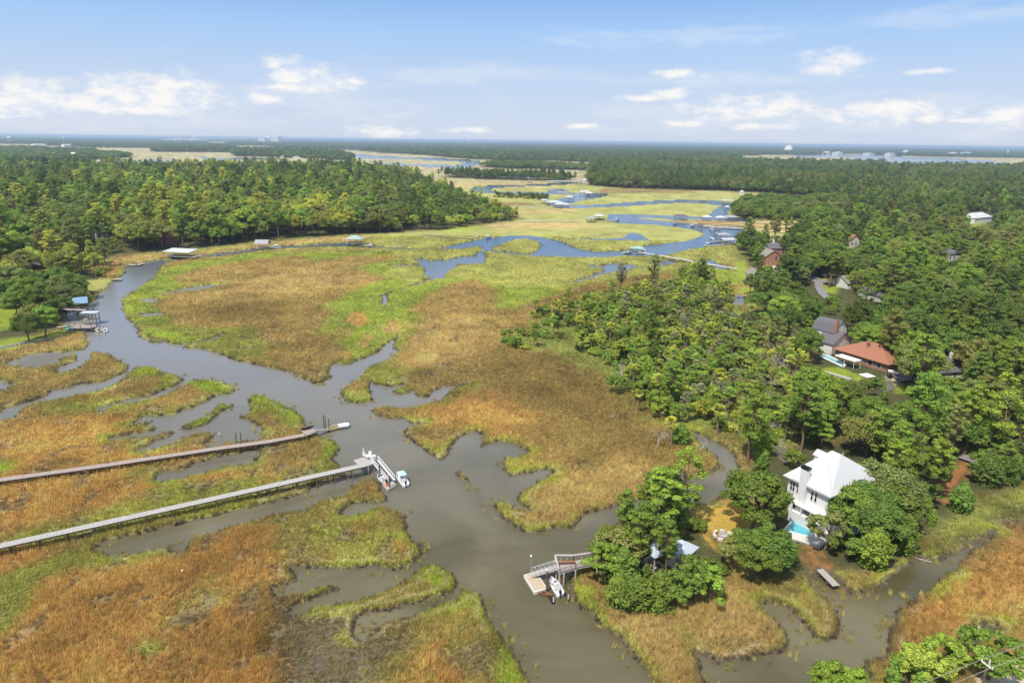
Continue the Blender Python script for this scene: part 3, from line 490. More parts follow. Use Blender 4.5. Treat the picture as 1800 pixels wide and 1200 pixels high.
# stray clumps standing in the shallows
keep |= (gw >= .25) & (gw < 2.2) & (rng.random(len(gx)) < .08*(fbm(gx*.15, gy*.15, 3) > .56)) & (np.hypot(gx, gy) < 260)
gx, gy, gs, gw, gc, gd, gh = (v[keep] for v in (gx, gy, gs, gw, gc, gd, gh))
n = len(gx); wet = gw > .1; gc = np.where(wet[:, None], np.array(OL), gc); gc += (np.array(OL)*.95-gc)*np.clip((.75-gd)*3, 0, 1)[:, None]*(gd > .2)[:, None]*(gc[:, 2] > gc[:, 0]*.42)[:, None]
hh = gh*rng.uniform(.65, 1.25, n)*np.where(gw > -.6, 1.05, 1)*(.7+.7*fbm(gx*.3+3, gy*.3, 2))
tint = np.clip(gc*1.38*rng.normal(1, .10, n)[:, None]*(1+rng.normal(0, .05, (n, 3))), .004, .7)
gz = np.where(gw > 0, -.05, np.minimum(-gw*.45, .42))
scatter('marsh_grass', np.stack([gx, gy, gz], -1), np.stack([(fbm(gx*.06, gy*.06, 3)-.5)*2.2, (fbm(gx*.06+30, gy*.06+9, 3)-.5)*2.2, rng.uniform(0, 6.28, n)], -1), np.stack([gs*1.25, gs*1.25, hh], -1), tint, rng.integers(0, 5, n), [tuft(i) for i in range(5)],
        'dense brown and green cordgrass covering the marsh flats along the creek', 'marsh grass')
print('tufts', n)
# ------------------------------------------------------------------ trees: leaf clumps on limbs
def quads(C, Nn, size, g, asp=1.5):
    """leaf-sized quads at centres C, facing roughly Nn"""
    n = len(C); Nn = Nn/np.linalg.norm(Nn, axis=1, keepdims=True); a = np.cross(Nn, g.normal(size=(n, 3))); a /= np.linalg.norm(a, axis=1, keepdims=True)+1e-9
    b = np.cross(Nn, a); s = size if hasattr(size, '__len__') else np.full(n, size); s = s[:, None]*.5
    return np.stack([C-a*s*asp-b*s*.25, C-b*s, C+a*s*asp+b*s*.25, C+b*s], 1).reshape(-1, 3)
def clumps(cen, rad, per, size, g, flat=.8, up=.5, fill=10):
    """foliage: quads on the upper shell of each clump, a few larger ones inside"""
    V, L = [], []
    for c, r in zip(cen, rad):
        d = g.normal(size=(per, 3)); d[:, 2] = np.abs(d[:, 2])*1.1-.45; d /= np.linalg.norm(d, axis=1, keepdims=True)
        C = c+d*np.array((r, r, r*flat))*g.uniform(.6, 1.08, per)[:, None]
        V.append(quads(C, d+np.array((0, 0, up))+g.normal(0, .45, (per, 3)), size*g.uniform(.7, 1.35, per), g)); L.append(np.clip(g.normal(.5+.12*g.normal(), .2, per), 0, 1))
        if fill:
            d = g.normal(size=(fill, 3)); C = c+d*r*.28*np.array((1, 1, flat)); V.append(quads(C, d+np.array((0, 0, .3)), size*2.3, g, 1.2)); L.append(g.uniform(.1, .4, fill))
    return np.concatenate(V), np.concatenate(L)
def limb_tree(mb, g, base, top, r0, limbs, ends):
    """tapered, slightly bent trunk with limbs to some of the clump centres"""
    p = Vector(base); k = 5; q = Vector(top); prev = p
    for i in range(k):
        f = (i+1)/k; nx = p.lerp(q, f)+Vector((g.normal(0, .12), g.normal(0, .12), 0))*(i < k-1)
        mb.cyl(prev, nx, r0*(1-.75*i/k), r0*(1-.75*f), 7, False); prev = nx
    for e in ends[:limbs]:
        s = p.lerp(q, min(.9, max(.3, (e[2]*.62)/max(q.z, .1)))); m = s.lerp(Vector(e), .5)+Vector((0, 0, .05*q.z))
        mb.cyl(s, m, r0*.42, r0*.25, 5, False); mb.cyl(m, Vector(e), r0*.25, r0*.08, 5, False)
def oak(seed, rx=6.0, h=12.0, n=74, per=130, size=.31, low=.28, spread=1.0, flat=.72):
    g = np.random.default_rng(seed); c = []; lob = g.uniform(.75, 1.2, 7)
    while len(c) < n:
        d = g.normal(size=3); d /= np.linalg.norm(d)
        if d[2] < -.35: continue
        a = (math.atan2(d[1], d[0])/6.2832 % 1)*7; k = lob[int(a)]*(1-a % 1)+lob[(int(a)+1) % 7]*(a % 1)
        t = g.uniform(.62, 1.0)
        c.append((d[0]*rx*k*t*spread, d[1]*rx*k*t*spread, h*(low+(1-low)*.42)+d[2]*h*(1-low)*.52*(.85+.15*k)*t))
    c = np.array(c); V, L = clumps(c, g.uniform(.14, .30, n)*rx, per, size, g, flat)
    mb = MB(); o = c[g.permutation(n)]; limb_tree(mb, g, (0, 0, -.3), (g.normal(0, .4), g.normal(0, .4), h*.55), rx*.065, 10, [e*np.array((.8, .8, .92)) for e in o]); return V, L, mb
def pine(seed, h=18.0, rx=3.6, n=54, per=96, size=.28, low=.42):
    g = np.random.default_rng(seed); c = []; lean = g.normal(0, .5, 2)
    for i in range(n):
        t = (i+g.random())/n; z = h*(low+(1-low)*t*.98); rad = rx*g.uniform(.3, 1.0)*max(.18, math.sin(math.pi*(.12+.84*t))**.7); a = i*2.4+g.normal(0, .5)
        c.append((rad*math.cos(a)+lean[0]*t, rad*math.sin(a)+lean[1]*t, z))
    c = np.array(c); V, L = clumps(c, g.uniform(.65, 1.25, n)*rx/3.6*1.05, per, size, g, .55, .7, 6)
    mb = MB(); limb_tree(mb, g, (0, 0, -.3), (lean[0], lean[1], h*.97), h*.0155, n//2, c[::2]); return V, L, mb
def palm(seed, h=7.0):
    g = np.random.default_rng(seed); V, L = [], []; lean = g.normal(0, .35, 2); top = np.array((lean[0], lean[1], h)); mb = MB(); pr = Vector((0, 0, -.3))
    for i in range(4):
        f = (i+1)/4; nx = Vector((lean[0]*f*f, lean[1]*f*f, h*f)); mb.cyl(pr, nx, .20, .17, 7, i == 3); pr = nx
    for i in range(30):
        a = i*2.4; e = g.uniform(-.55, 1.25); dead = e < -.3; l = g.uniform(1.0, 1.5); d = np.array((math.cos(a)*math.cos(e), math.sin(a)*math.cos(e), math.sin(e)))
        hub = top+d*l*.75; s = np.cross(d, (0, 0, 1)); s /= np.linalg.norm(s)+1e-9; u = np.cross(s, d); mb.cyl(Vector(top), Vector(hub), .03, .015, 4, False)
        for j in range(-4, 5):
            b = j*.33; dr = d*math.cos(b)+s*math.sin(b)-np.array((0, 0, .28)); w = np.cross(dr, u); w /= np.linalg.norm(w)+1e-9; tip = hub+dr*l*.8
            V.append(np.stack([hub-w*.05, hub+dr*l*.4-w*.11+u*.05, tip, hub+dr*l*.4+w*.11+u*.05])); L.append(.1 if dead else g.uniform(.35, .9))
    return np.concatenate(V), np.array(L), mb
def cedar(seed, h=7.0, rx=2.8):
    g = np.random.default_rng(seed); c = []; rd = []
    for i in range(54):
        t = (i+.5)/54; r = rx*(1-t)**.6*(.75+.35*math.sin(7*t+seed)); a = i*2.4; q = g.uniform(.45, 1); c.append((r*q*math.cos(a), r*q*math.sin(a), h*(.05+.9*t))); rd.append(rx*(.34-.16*t))
    V, L = clumps(np.array(c), np.array(rd), 76, .30, g, 1.1, .55, 8); mb = MB(); mb.cyl((0, 0, -.3), (0, 0, h*.8), .16, .04, 6, False)
    for i in range(0, 54, 6): mb.cyl((0, 0, c[i][2]*.8), c[i], .05, .02, 4, False)
    return V, L, mb
def shrub(seed, h=3.2, rx=2.2):
    g = np.random.default_rng(seed); n = 26; a = g.uniform(0, 6.28, n); q = np.sqrt(g.random(n)); c = np.stack([rx*q*np.cos(a), rx*q*np.sin(a), h*(.25+.55*(1-q*q*.7)*g.uniform(.6, 1, n))], -1)
    V, L = clumps(c, g.uniform(.22, .38, n)*rx, 70, .28, g, .85, .5, 6); mb = MB()
    for e in c[:9]: mb.cyl((g.normal(0, .2), g.normal(0, .2), -.2), e, .06, .02, 4, False)
    return V, L, mb
def dead(seed, h=7.0):
    g = np.random.default_rng(seed); mb = MB()
    def br(p, d, l, r, k):
        q = p+d*l; mb.cyl(p, q, r, r*.6, 5, False)
        if k > 0:
            for i in range(3 if k > 1 else 2):
                e = (d+Vector(g.normal(0, .62, 3))+Vector((0, 0, .12))).normalized(); br(p.lerp(q, g.uniform(.55, 1)), e, l*g.uniform(.5, .8), r*.55, k-1)
    br(Vector((0, 0, -.3)), Vector((g.normal(0, .15), g.normal(0, .15), 1)).normalized(), h*.45, h*.024, 4); return None, None, mb
M['leaf'] = tint_mat('foliage', 'object', .36, .65, .42); M['leaf_far'] = tint_mat('foliage_far', 'inst', .36, .65, .42)
KINDS = {   # kind -> (variants, bark)
 'oak': ([oak(1), oak(2, 6.6, 11.5), oak(3, 5.4, 12.5, low=.22), oak(4, 6.2, 12, 64, flat=.6), oak(5, 5.0, 13, 60, low=.3)], 'bark'),
 'small_oak': ([oak(11, 3.0, 7.2, 42, 96, .25, .2), oak(12, 3.3, 6.4, 38, 92, .25, .18), oak(13, 2.5, 7.6, 36, 86, .25, .3), oak(14, 3.0, 6.8, 26, 60, .25, .3)], 'bark'),
 'pine': ([pine(21), pine(22, 18, 3.2, 40), pine(23, 18, 4.2, 52, low=.36), pine(24, 18, 3.4, 36, low=.55), pine(25, 18, 4.8, 26, 90, .34, .28)], 'pinebark'),
 'palm': ([palm(31), palm(32), palm(33)], 'palmbark'), 'cedar': ([cedar(41), cedar(42, 7, 3.3)], 'bark'), 'shrub': ([shrub(51), shrub(52, 2.8, 2.6), shrub(53, 3.6, 1.9)], 'bark'),
 'dead': ([dead(61), dead(62), dead(63)], 'deadwood')}
HEIGHT = dict(oak=12., small_oak=7., pine=18., palm=7.6, cedar=7., shrub=3.2, dead=7.)
WIDE = dict(oak=6.2, small_oak=3.1, pine=3.4, palm=1.9, cedar=3.0, shrub=2.3, dead=2.2)
OBN = dict(oak='oak_tree', small_oak='oak_tree', pine='pine_tree', palm='palm_tree', cedar='cedar_tree', shrub='shrub', dead='dead_tree')
CRM, TRM = {}, {}
for k, (vs, bk) in KINDS.items():
    for i, (V, L, mb) in enumerate(vs):
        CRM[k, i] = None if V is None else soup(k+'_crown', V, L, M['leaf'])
        tm = bpy.data.meshes.new(k+'_trunk'); tm.from_pydata(mb.v, [], mb.f); tm.materials.append(M[bk]); tm.shade_smooth(); TRM[k, i] = tm
TINTS = {   # foliage colours
 'dark green': (.15, .205, .037), 'mid green': (.208, .292, .046), 'bright green': (.29, .40, .054), 'olive green': (.28, .295, .076), 'dull grey-green': (.32, .315, .14), 'yellow-green': (.46, .49, .072), 'tan': (.44, .38, .18)}
def in_poly_px(x, y, pg):
    c = False; n = len(pg)
    for i in range(n):
        (ax, ay), (bx, by) = pg[i], pg[i-1]
        if (ay > y) != (by > y) and x < (bx-ax)*(y-ay)/(by-ay)+ax: c = not c
    return c
pp = lambda s: [tuple(float(q) for q in w.split(',')) for w in s.split()]
# what the photograph shows clear of crowns: roofs, lawns, docks, the road
CLEAR = [pp(s) for s in ("1455,572 1500,572 1502,628 1455,632", "1445,560 1475,556 1480,590 1450,592", "1376,836 1473,790 1502,812 1486,856 1462,880 1442,922 1400,915 1404,880", "1400,915 1440,905 1446,962 1405,962", "1440,556 1470,553 1495,575 1504,606 1580,640 1586,655 1530,664 1450,655 1440,640 1452,612",
 "1650,660 1655,640 1700,636 1712,662", "1768,712 1776,712 1798,742 1792,775 1764,770", "1342,446 1350,432 1378,430 1374,462 1342,465", "1137,938 1205,930 1225,950 1215,975 1165,988 1140,965",
 "1232,902 1262,886 1308,878 1335,900 1330,942 1262,950", "985,960 1046,960 1048,1015 985,1020", "1430,988 1480,1010 1478,1040 1430,1010", "1425,478 1480,478 1480,512 1438,518", "1365,490 1450,495 1520,500 1520,512 1380,510",
 "1288,455 1320,455 1330,478 1308,495 1292,490", "1285,512 1315,515 1340,540 1290,545", "1635,470 1655,470 1655,482 1635,482", "1662,440 1690,440 1692,458 1662,458", "1702,366 1752,364 1752,392 1702,404", "1490,416 1510,416 1512,434 1490,434", "1480,522 1560,518 1564,528 1480,530",
 "166,406 192,402 194,418 166,418", "288,432 345,432 348,460 290,460", "52,462 80,462 80,476 52,476", "118,525 190,520 192,592 118,588", "150,486 200,484 196,506 150,506", "-40,535 28,535 36,575 -40,585", "-60,603 116,580 116,592 -60,630", "290,415 312,412 312,430 290,430", "1555,640 1590,640 1590,685 1562,688", "1340,405 1412,405 1412,412 1345,412", "1690,785 1722,785 1720,840 1640,880 1645,850 1690,800", "1560,1140 1570,1100 1690,1090 1690,1110 1600,1120", "1715,1160 1740,1130 1800,1110 1800,1200 1715,1200")]
def clear_of(kind, x, y, z, h, w):
    if math.hypot(x, y) > 950: return True
    for dx, f in ((0, .95), (0, .6), (-.75, .62), (.75, .62), (-.6, .85), (.6, .85), (0, .3)) if kind not in ('palm', 'pine') else ((0, .98), (0, .8), (-.7, .75), (.7, .75), (0, .5)):
        u, v = PX(np.float64(x+dx*w), np.float64(y), np.float64(z+h*f))
        if any(in_poly_px(u, v, pg) for pg in CLEAR): return False
    return True
# woods: (where, polygon of the ground they stand on, spacing, {kind: share}, size range, tints)
G_ = ['dark green', 'mid green', 'mid green', 'olive green', 'bright green']
WOODS = [
 ('in the scrubby wood on the edge of the marsh', "885,606 925,570 940,548 1000,548 1060,524 1120,505 1175,490 1235,480 1290,508 1300,545 1345,575 1400,620 1425,695 1400,778 1330,790 1285,765 1235,742 1190,748 1150,735 1130,705 1090,668 1060,640 1020,618 980,600 940,612 905,618", 3.1, dict(shrub=.36, small_oak=.28, palm=.22, dead=.07, pine=.02, cedar=.05), (.5, 1.05), ['mid green', 'bright green', 'yellow-green', 'mid green', 'bright green', 'yellow-green', 'olive green', 'bright green', 'dull grey-green']),
 ('in the wood between the houses', "1300,432 1400,420 1425,398 1490,388 1520,352 2500,352 2500,800 1800,700 1650,720 1500,790 1420,770 1425,690 1400,610 1345,565 1320,520 1330,480", 7.0, dict(oak=.62, pine=.24, small_oak=.06, shrub=.06, palm=.02), (.8, 1.2), ['dark green', 'dark green', 'mid green', 'mid green', 'bright green', 'olive green']),
 ('on the wooded bank behind the white house', "1300,800 1420,775 1500,790 1650,720 1800,690 2200,690 2200,790 1800,830 1720,845 1660,880 1600,900 1500,800 1380,830 1310,850", 5.6, dict(pine=.42, oak=.30, small_oak=.2, cedar=.08), (.7, 1.0), ['mid green', 'bright green', 'bright green', 'olive green', 'mid green']),
 ('on the wooded point by the small dock', "1050,990 1062,962 1105,928 1200,897 1232,898 1240,940 1270,975 1300,1010 1370,1025 1300,1015 1180,1045 1090,1062 1075,1035", 3.5, dict(pine=.30, small_oak=.38, cedar=.22, shrub=.1), (.6, .92), ['mid green', 'bright green', 'bright green', 'mid green', 'olive green']),
 ('beside the creek below the white house', "1300,870 1380,850 1395,900 1400,960 1420,1000 1330,1005 1320,950 1340,900", 4.6, dict(oak=.4, small_oak=.4, pine=.2), (.75, 1.0), ['mid green', 'olive green', 'bright green']),
 ('on the bank right of the white house', "1470,960 1500,860 1530,850 1660,880 1650,905 1600,980 1500,1000 1470,990", 4.6, dict(oak=.42, small_oak=.3, cedar=.28), (.75, 1.0), ['mid green', 'dark green', 'bright green', 'olive green']),
 ('along the right edge of the marsh', "1640,905 1700,850 1745,820 2100,790 2100,850 1800,850 1700,880", 5.5, dict(cedar=.55, small_oak=.45), (.7, 1.0), ['dark green', 'mid green']),
 ('on the bank in the lower right corner', "1400,1230 1480,1185 1640,1150 1690,1140 1850,1125 1900,1150 1700,1190 1720,1300 1400,1330", 5.0, dict(small_oak=.7, cedar=.3), (.75, 1.0), ['bright green', 'olive green', 'yellow-green']),
 ('on the left bank by the docks', "-300,600 -20,592 60,585 112,566 112,545 150,530 172,515 150,512 60,520 40,560 -300,575", 6.5, dict(oak=.65, small_oak=.25, shrub=.1), (.75, 1.05), ['dark green', 'mid green', 'olive green', 'mid green']),
 ('among the lawns on the left bank', "-400,530 0,525 90,500 170,492 200,476 170,462 60,478 -400,480", 6.0, dict(oak=.5, palm=.15, pine=.15, shrub=.2), (.7, 1.05), ['dark green', 'mid green', 'olive green', 'yellow-green']),
 ('in the big forest across the marsh', "-500,478 60,476 170,458 235,444 340,437 450,424 560,414 640,411 760,406 840,394 880,388 912,385 850,362 800,345 760,330 700,312 650,303 600,300 400,302 250,304 150,300 0,297 -500,288", 9.6, dict(oak=.74, pine=.23, palm=.01, small_oak=.02), (.95, 1.7), ['dark green', 'mid green', 'bright green', 'mid green', 'olive green', 'bright green', 'yellow-green']),
 ('on the hummock by the far docks', "1286,386 1470,390 1500,352 1440,350 1400,357 1330,353 1294,358", 6.5, dict(oak=.55, small_oak=.45), (.7, .95), ['mid green', 'olive green']),
 ('in the far right forest', "1035,326 1090,331 1280,336 1330,338 1400,345 1500,350 1800,352 2500,352 2600,300 1800,294 1500,289 1300,285 1150,281 1035,283", 8.0, dict(oak=.6, pine=.4), (.9, 1.25), ['dark green', 'mid green', 'mid green', 'olive green']),
 ('', "855,346 950,352 965,356 960,348 900,344", 6, dict(small_oak=.5, shrub=.5), (.8, 1.1), ['dark green', 'olive green']), ('', "842,389 910,389 914,378 850,374", 6, dict(small_oak=.6, palm=.2, shrub=.2), (.8, 1.1), ['olive green', 'yellow-green']),
 ('', "770,311 860,316 960,318 1012,323 1000,315 900,312 800,308", 9, dict(pine=.5, oak=.5), (.8, 1.1), ['dark green', 'mid green']),
 ('', "-900,285 0,284 100,283 165,281 230,277 225,272 180,270 160,264 0,259 -900,250", 11, dict(oak=1), (.9, 1.2), ['dark green', 'mid green']), ('', "265,267 410,268 412,275 500,277 560,279 600,282 625,280 600,269 540,264 400,262 270,263", 11, dict(oak=.6, pine=.4), (.9, 1.2), ['dark green', 'mid green']),
 ('', "628,267 700,270 760,274 800,278 850,281 900,284 965,283 1040,285 1300,287 1300,275 960,269 800,266", 11, dict(oak=.6, pine=.4), (.9, 1.2), ['dark green', 'mid green']), ('', "843,293 900,297 955,297 1030,300 1030,294 950,289 870,287", 10, dict(oak=1), (.8, 1.1), ['dark green', 'mid green']),
 ('', "-900,244 0,252 160,260 270,261 380,259 440,256 560,262 640,265 800,264 960,268 1300,274 1400,272 1500,271 1640,276 1800,278 2700,290 2700,0 -900,0", 16, dict(oak=1), (1.0, 1.3), ['dark green'])]
cand = []     # x, y, kind, variant, scale, tint name, where
for where, pg, sp, mix, sz, tn in WOODS:
    pgw = poly(pg, .4); ks = list(mix); pr = np.array([mix[k] for k in ks]); pr = pr/pr.sum(); rmax = 26000
    ang = np.arctan2(pgw[:, 0], pgw[:, 1]); rad = np.hypot(pgw[:, 0], pgw[:, 1]); r = max(40, rad.min()*.8); a0, a1 = max(ang.min(), -1.15), min(ang.max(), 1.15); xs, ys, ss = [], [], []
    while r < min(rad.max(), rmax):
        s = max(sp, r/150); k = max(1, int((a1-a0)*r/s)); a = a0+(np.arange(k)+.5+rng.uniform(-.42, .42, k))/k*(a1-a0); q = r+s*rng.uniform(-.42, .42, k); xs.append(q*np.sin(a)); ys.append(q*np.cos(a)); ss.append(np.full(k, s)); r += s*(1 if r < 4000 else 1.6)
    xs, ys, ss = map(np.concatenate, (xs, ys, ss)); ins = (sdist(pgw, xs, ys, 5.0) > 0) & (ground(xs, ys, False) < -1.2); xs, ys, ss = xs[ins], ys[ins], ss[ins]
    clearing = .6*fbm(xs*.018+31, ys*.018, 3)+.4*fbm(xs*.07+5, ys*.07+40, 3); tone = fbm(xs*.012+3, ys*.012+8, 3)
    for x, y, s, cl, to_ in zip(xs, ys, ss, clearing, tone):
        if where.startswith('in the scrubby') and cl < .375+rng.normal(0, .06)+.09*float(np.clip((1040-PX(np.float64(x), np.float64(y), np.float64(0.))[0])/90, 0, 1)): continue
        k = ks[rng.choice(len(ks), p=pr)]; sc = rng.uniform(*sz); ti = tn[min(len(tn)-1, int(np.clip((to_-.5)*2.2+.5+rng.normal(0, .22), 0, .999)*len(tn)))]
        if where.startswith('in the big'): sc *= 1-.5*float(np.clip((PX(np.float64(x), np.float64(y), np.float64(0.))[0]-640)/270, 0, 1))
        wsc = max(1.0, s/max(sp, 10.0)) if s > sp else 1.0
        cand.append([x, y, k, int(rng.integers(len(KINDS[k][0]))), sc, ti, where, wsc])
def hero(kind, var, x, ytop, h, tint, label):      # placed by where its top shows, at its height
    p = P(x, ytop, h+.4); HEROES.append((p.x, p.y, kind, var, h/HEIGHT[kind], tint, label))
HEROES = []
for a in (('pine', 2, 1722, 668, 15, 'mid green', 'dense green pine immediately left of the grey garage'), ('pine', 0, 1692, 688, 14, 'bright green', 'bright green pine second to the left of the grey garage'), ('oak', 0, 100, 518, 10, 'dark green', 'dark oak on the shore directly left of the blue roofed dock'), ('oak', 2, 60, 505, 11, 'olive green', 'olive oak behind the two seawall oaks on the left bank'), ('oak', 3, 22, 512, 10, 'mid green', 'green oak at the top of the left lawn by the photo edge'), ('oak', 1, 122, 496, 9, 'olive green', 'olive oak at the left end of the yellow lawn'), ('small_oak', 0, 150, 512, 6, 'yellow-green', 'yellow-green young tree on the shore above the blue roofed dock'),
  ('oak', 4, 45, 478, 13, 'dark green', 'tall dark oak beside the low brick house on the far left'), ('oak', 0, 4, 486, 13, 'mid green', 'tall green oak cut by the left edge of the photo above the lawn'), ('palm', 0, 975, 533, 7.5, 'yellow-green', 'left palm of the palm trio rising at the marsh edge of the scrubby wood'), ('palm', 1, 984, 529, 8, 'yellow-green', 'middle and tallest palm of the palm trio at the marsh edge'), ('palm', 2, 993, 532, 7.5, 'yellow-green', 'right palm of the palm trio at the marsh edge of the scrubby wood'),
  ('palm', 1, 938, 549, 7, 'yellow-green', 'tall palm standing alone at the far left tip of the scrubby wood'), ('palm', 0, 936, 567, 5, 'yellow-green', 'short palm below the lone tall palm at the tip of the scrubby wood'), ('palm', 2, 1073, 570, 8, 'yellow-green', 'palm with a long pale trunk in the middle of the scrubby wood front'), ('small_oak', 1, 1000, 548, 6, 'mid green', 'bushy green tree right of the palm trio'), ('shrub', 0, 920, 575, 3.4, 'olive green', 'olive shrub beside the short palm at the marsh tip'), ('shrub', 1, 962, 556, 3.4, 'mid green', 'green shrub under the palm trio'), ('small_oak', 2, 1020, 575, 6, 'mid green', 'green young tree above the lime green patch of marsh'),
  ('palm', 0, 1116, 632, 8, 'yellow-green', 'slim palm on the open front of the scrubby wood above the two bushes'), ('small_oak', 0, 1085, 655, 6.5, 'mid green', 'green bushy tree left of a cluster of palms at the wood front'), ('small_oak', 3, 1130, 665, 7, 'mid green', 'airy green tree at the lower front of the scrubby wood'), ('palm', 1, 1122, 688, 6.5, 'yellow-green', 'palm at the lower left corner of the scrubby wood front'), ('palm', 2, 1265, 715, 7.5, 'yellow-green', 'palm with pale trunk above the side creek'),
  ('pine', 0, 1178, 915, 11, 'mid green', 'thin pine standing between the two pavilion roofs'), ('small_oak', 2, 1062, 958, 7.5, 'bright green', 'bright green young oak at the landward end of the small dock'), ('cedar', 0, 1160, 1005, 7, 'mid green', 'upright green cedar at the front of the point below the pavilions'),
  ('small_oak', 0, 1250, 992, 7, 'bright green', 'bright green young oak right of the pavilions at the edge of the brown grass'), ('cedar', 1, 1120, 1010, 6, 'mid green', 'squat cedar at the front of the point left of the upright cedar'),
  ('small_oak', 3, 1098, 935, 8, 'olive green', 'olive young oak on the creek bank behind the small dock'), ('pine', 4, 1213, 786, 16.5, 'bright green', 'tall bright green pine standing out above the creek on the wooded point'), ('pine', 3, 1104, 858, 12.5, 'bright green', 'slim bright green pine leaning over the creek at the tip of the wooded point'),
  ('oak', 2, 1335, 826, 12.5, 'mid green', 'large rounded green oak left of the white house with its crown over the pool'), ('oak', 0, 1345, 925, 9.0, 'mid green', 'dense green oak in front of the pool, just left of the small jetty'),
  ('oak', 1, 1557, 813, 12.0, 'olive green', 'broad dull green oak covering the right half of the white house'), ('small_oak', 3, 1462, 895, 8.5, 'olive green', 'thin pale oak in front of the white house with patio showing through its branches'),
  ('cedar', 1, 1545, 925, 7.5, 'bright green', 'bright green spreading cedar at the water right of the small jetty'), ('cedar', 0, 1600, 905, 7.5, 'mid green', 'tall green cedar on the bank right of the bright spreading cedar'), ('cedar', 1, 1698, 846, 6.5, 'mid green', 'round green cedar at the edge of the right marsh'),
  ('cedar', 1, 1745, 795, 7.5, 'dark green', 'dark round cedar beside the driveway above the right marsh'), ('palm', 0, 1502, 880, 7.0, 'yellow-green', 'palm tree with a pale trunk against the right corner of the white house'), ('palm', 1, 1183, 738, 7.0, 'yellow-green', 'palm tree beside a round shrub at the lower edge of the scrubby wood'),
  ('cedar', 1, 1200, 743, 5.5, 'mid green', 'round green cedar at the water at the lower tip of the scrubby wood'), ('pine', 2, 1640, 655, 18, 'bright green', 'bright green pine rising in front of the grey roofed house'), ('pine', 0, 1585, 770, 14, 'bright green', 'bright green pine directly behind the broad oak by the white house'),
  ('pine', 0, 1760, 590, 21, 'mid green', 'tall pine with a bare pale trunk near the right edge of the photo'), ('pine', 3, 1790, 600, 20, 'mid green', 'tall pine with a bare leaning trunk at the right edge of the photo'), ('oak', 0, 1622, 545, 17, 'dark green', 'huge dark green oak to the right of the red-brown roof'), ('oak', 2, 1537, 570, 11, 'bright green', 'rounded bright green tree between the gambrel house and the huge dark oak'),
  ('oak', 3, 1395, 495, 14, 'dark green', 'dark spreading oak in front of the curved drive'), ('oak', 1, 1312, 405, 12, 'dark green', 'dark round oak on the shore right of the white roofed boat shed'), ('pine', 2, 1235, 455, 13, 'dark green', 'dark pine at the top corner of the scrubby wood'), ('oak', 4, 1322, 482, 10, 'olive green', 'grey-green oak on the lawn above the blue pool of water'),
  ('oak', 1, 42, 548, 11, 'dark green', 'dark spreading oak on the seawall lawn at the left edge of the photo'), ('oak', 4, 72, 540, 11, 'bright green', 'brighter green oak on the seawall lawn next to the dark spreading oak'), ('dead', 0, 1158, 740, 7, 'tan', 'bare bleached dead tree at the lower edge of the scrubby wood'), ('dead', 1, 1232, 768, 4, 'tan', 'bleached fallen branches at the water where the side creek begins'), ('dead', 2, 1366, 756, 6, 'tan', 'bare bleached dead tree spreading over the water above the white house'), ('dead', 1, 1074, 720, 3, 'tan', 'small bleached snag alone in the brown marsh'),
  ('small_oak', 0, 908, 590, 5.0, 'mid green', 'lone bushy tree at the tip of the scrubby wood in the brown marsh'), ('small_oak', 1, 1630, 1125, 8, 'yellow-green', 'broad yellow-green tree under the power lines'), ('small_oak', 1, 1755, 1110, 7.5, 'bright green', 'vivid green tree behind the utility pole'), ('small_oak', 0, 1470, 1165, 8, 'bright green', 'bright green tree cut by the lower edge of the photo beside the creek'),
  ('cedar', 0, 1098, 962, 8, 'mid green', 'dark cedar at the left front of the wooded point'), ('cedar', 1, 1090, 1005, 6, 'mid green', 'low dark cedar at the front tip of the wooded point'), ('small_oak', 1, 1075, 928, 7.5, 'olive green', 'olive green tree where the small dock meets the wooded point'), ('small_oak', 0, 1225, 985, 7.5, 'mid green', 'green tree in front of the right pavilion roof'), ('small_oak', 2, 1290, 950, 6, 'olive green', 'olive green tree below the orange lawn'),
  ('oak', 3, 1330, 940, 8.5, 'mid green', 'dense oak below the large rounded oak, left of the pool'), ('small_oak', 1, 1190, 1000, 6.5, 'mid green', 'green tree at the front edge of the wooded point above the brown grass')):
    hero(*a)
LAWN_W = poly('1225,902 1262,886 1305,878 1345,895 1335,930 1318,950 1265,960 1245,940', .4)
def fits(c):
    if c[6].startswith('on the wooded point'):      # the orange lawn lies in full sun
        hs = HEIGHT[c[2]]*c[4]/math.tan(SUN_EL); q = np.array([.0, .5, .9])*hs
        if sdist(LAWN_W, c[0]-sun_dir.x/math.cos(SUN_EL)*q, c[1]-sun_dir.y/math.cos(SUN_EL)*q, 4.0).max() > (-1.5 if c[2] != 'shrub' else .5): return False
    if c[6] == '' or math.hypot(c[0], c[1]) > 950: return True
    if any((c[0]-q[0])**2+(c[1]-q[1])**2 < (WIDE[q[2]]*q[4]*.62)**2 for q in HEROES): return False
    return clear_of(c[2], c[0], c[1], .5, HEIGHT[c[2]]*c[4], WIDE[c[2]]*c[4])
kept = []
for c in cand:
    if fits(c): kept.append(c); continue
    for k, s_ in (('small_oak', .85), ('cedar', .55), ('shrub', .9)):      # a smaller tree where a tall one would hide a roof or a lawn
        q = [c[0], c[1], k, int(rng.integers(len(KINDS[k][0]))), s_*rng.uniform(.8, 1.1)]+c[5:]
        if fits(q): kept.append(q); break
cand = kept
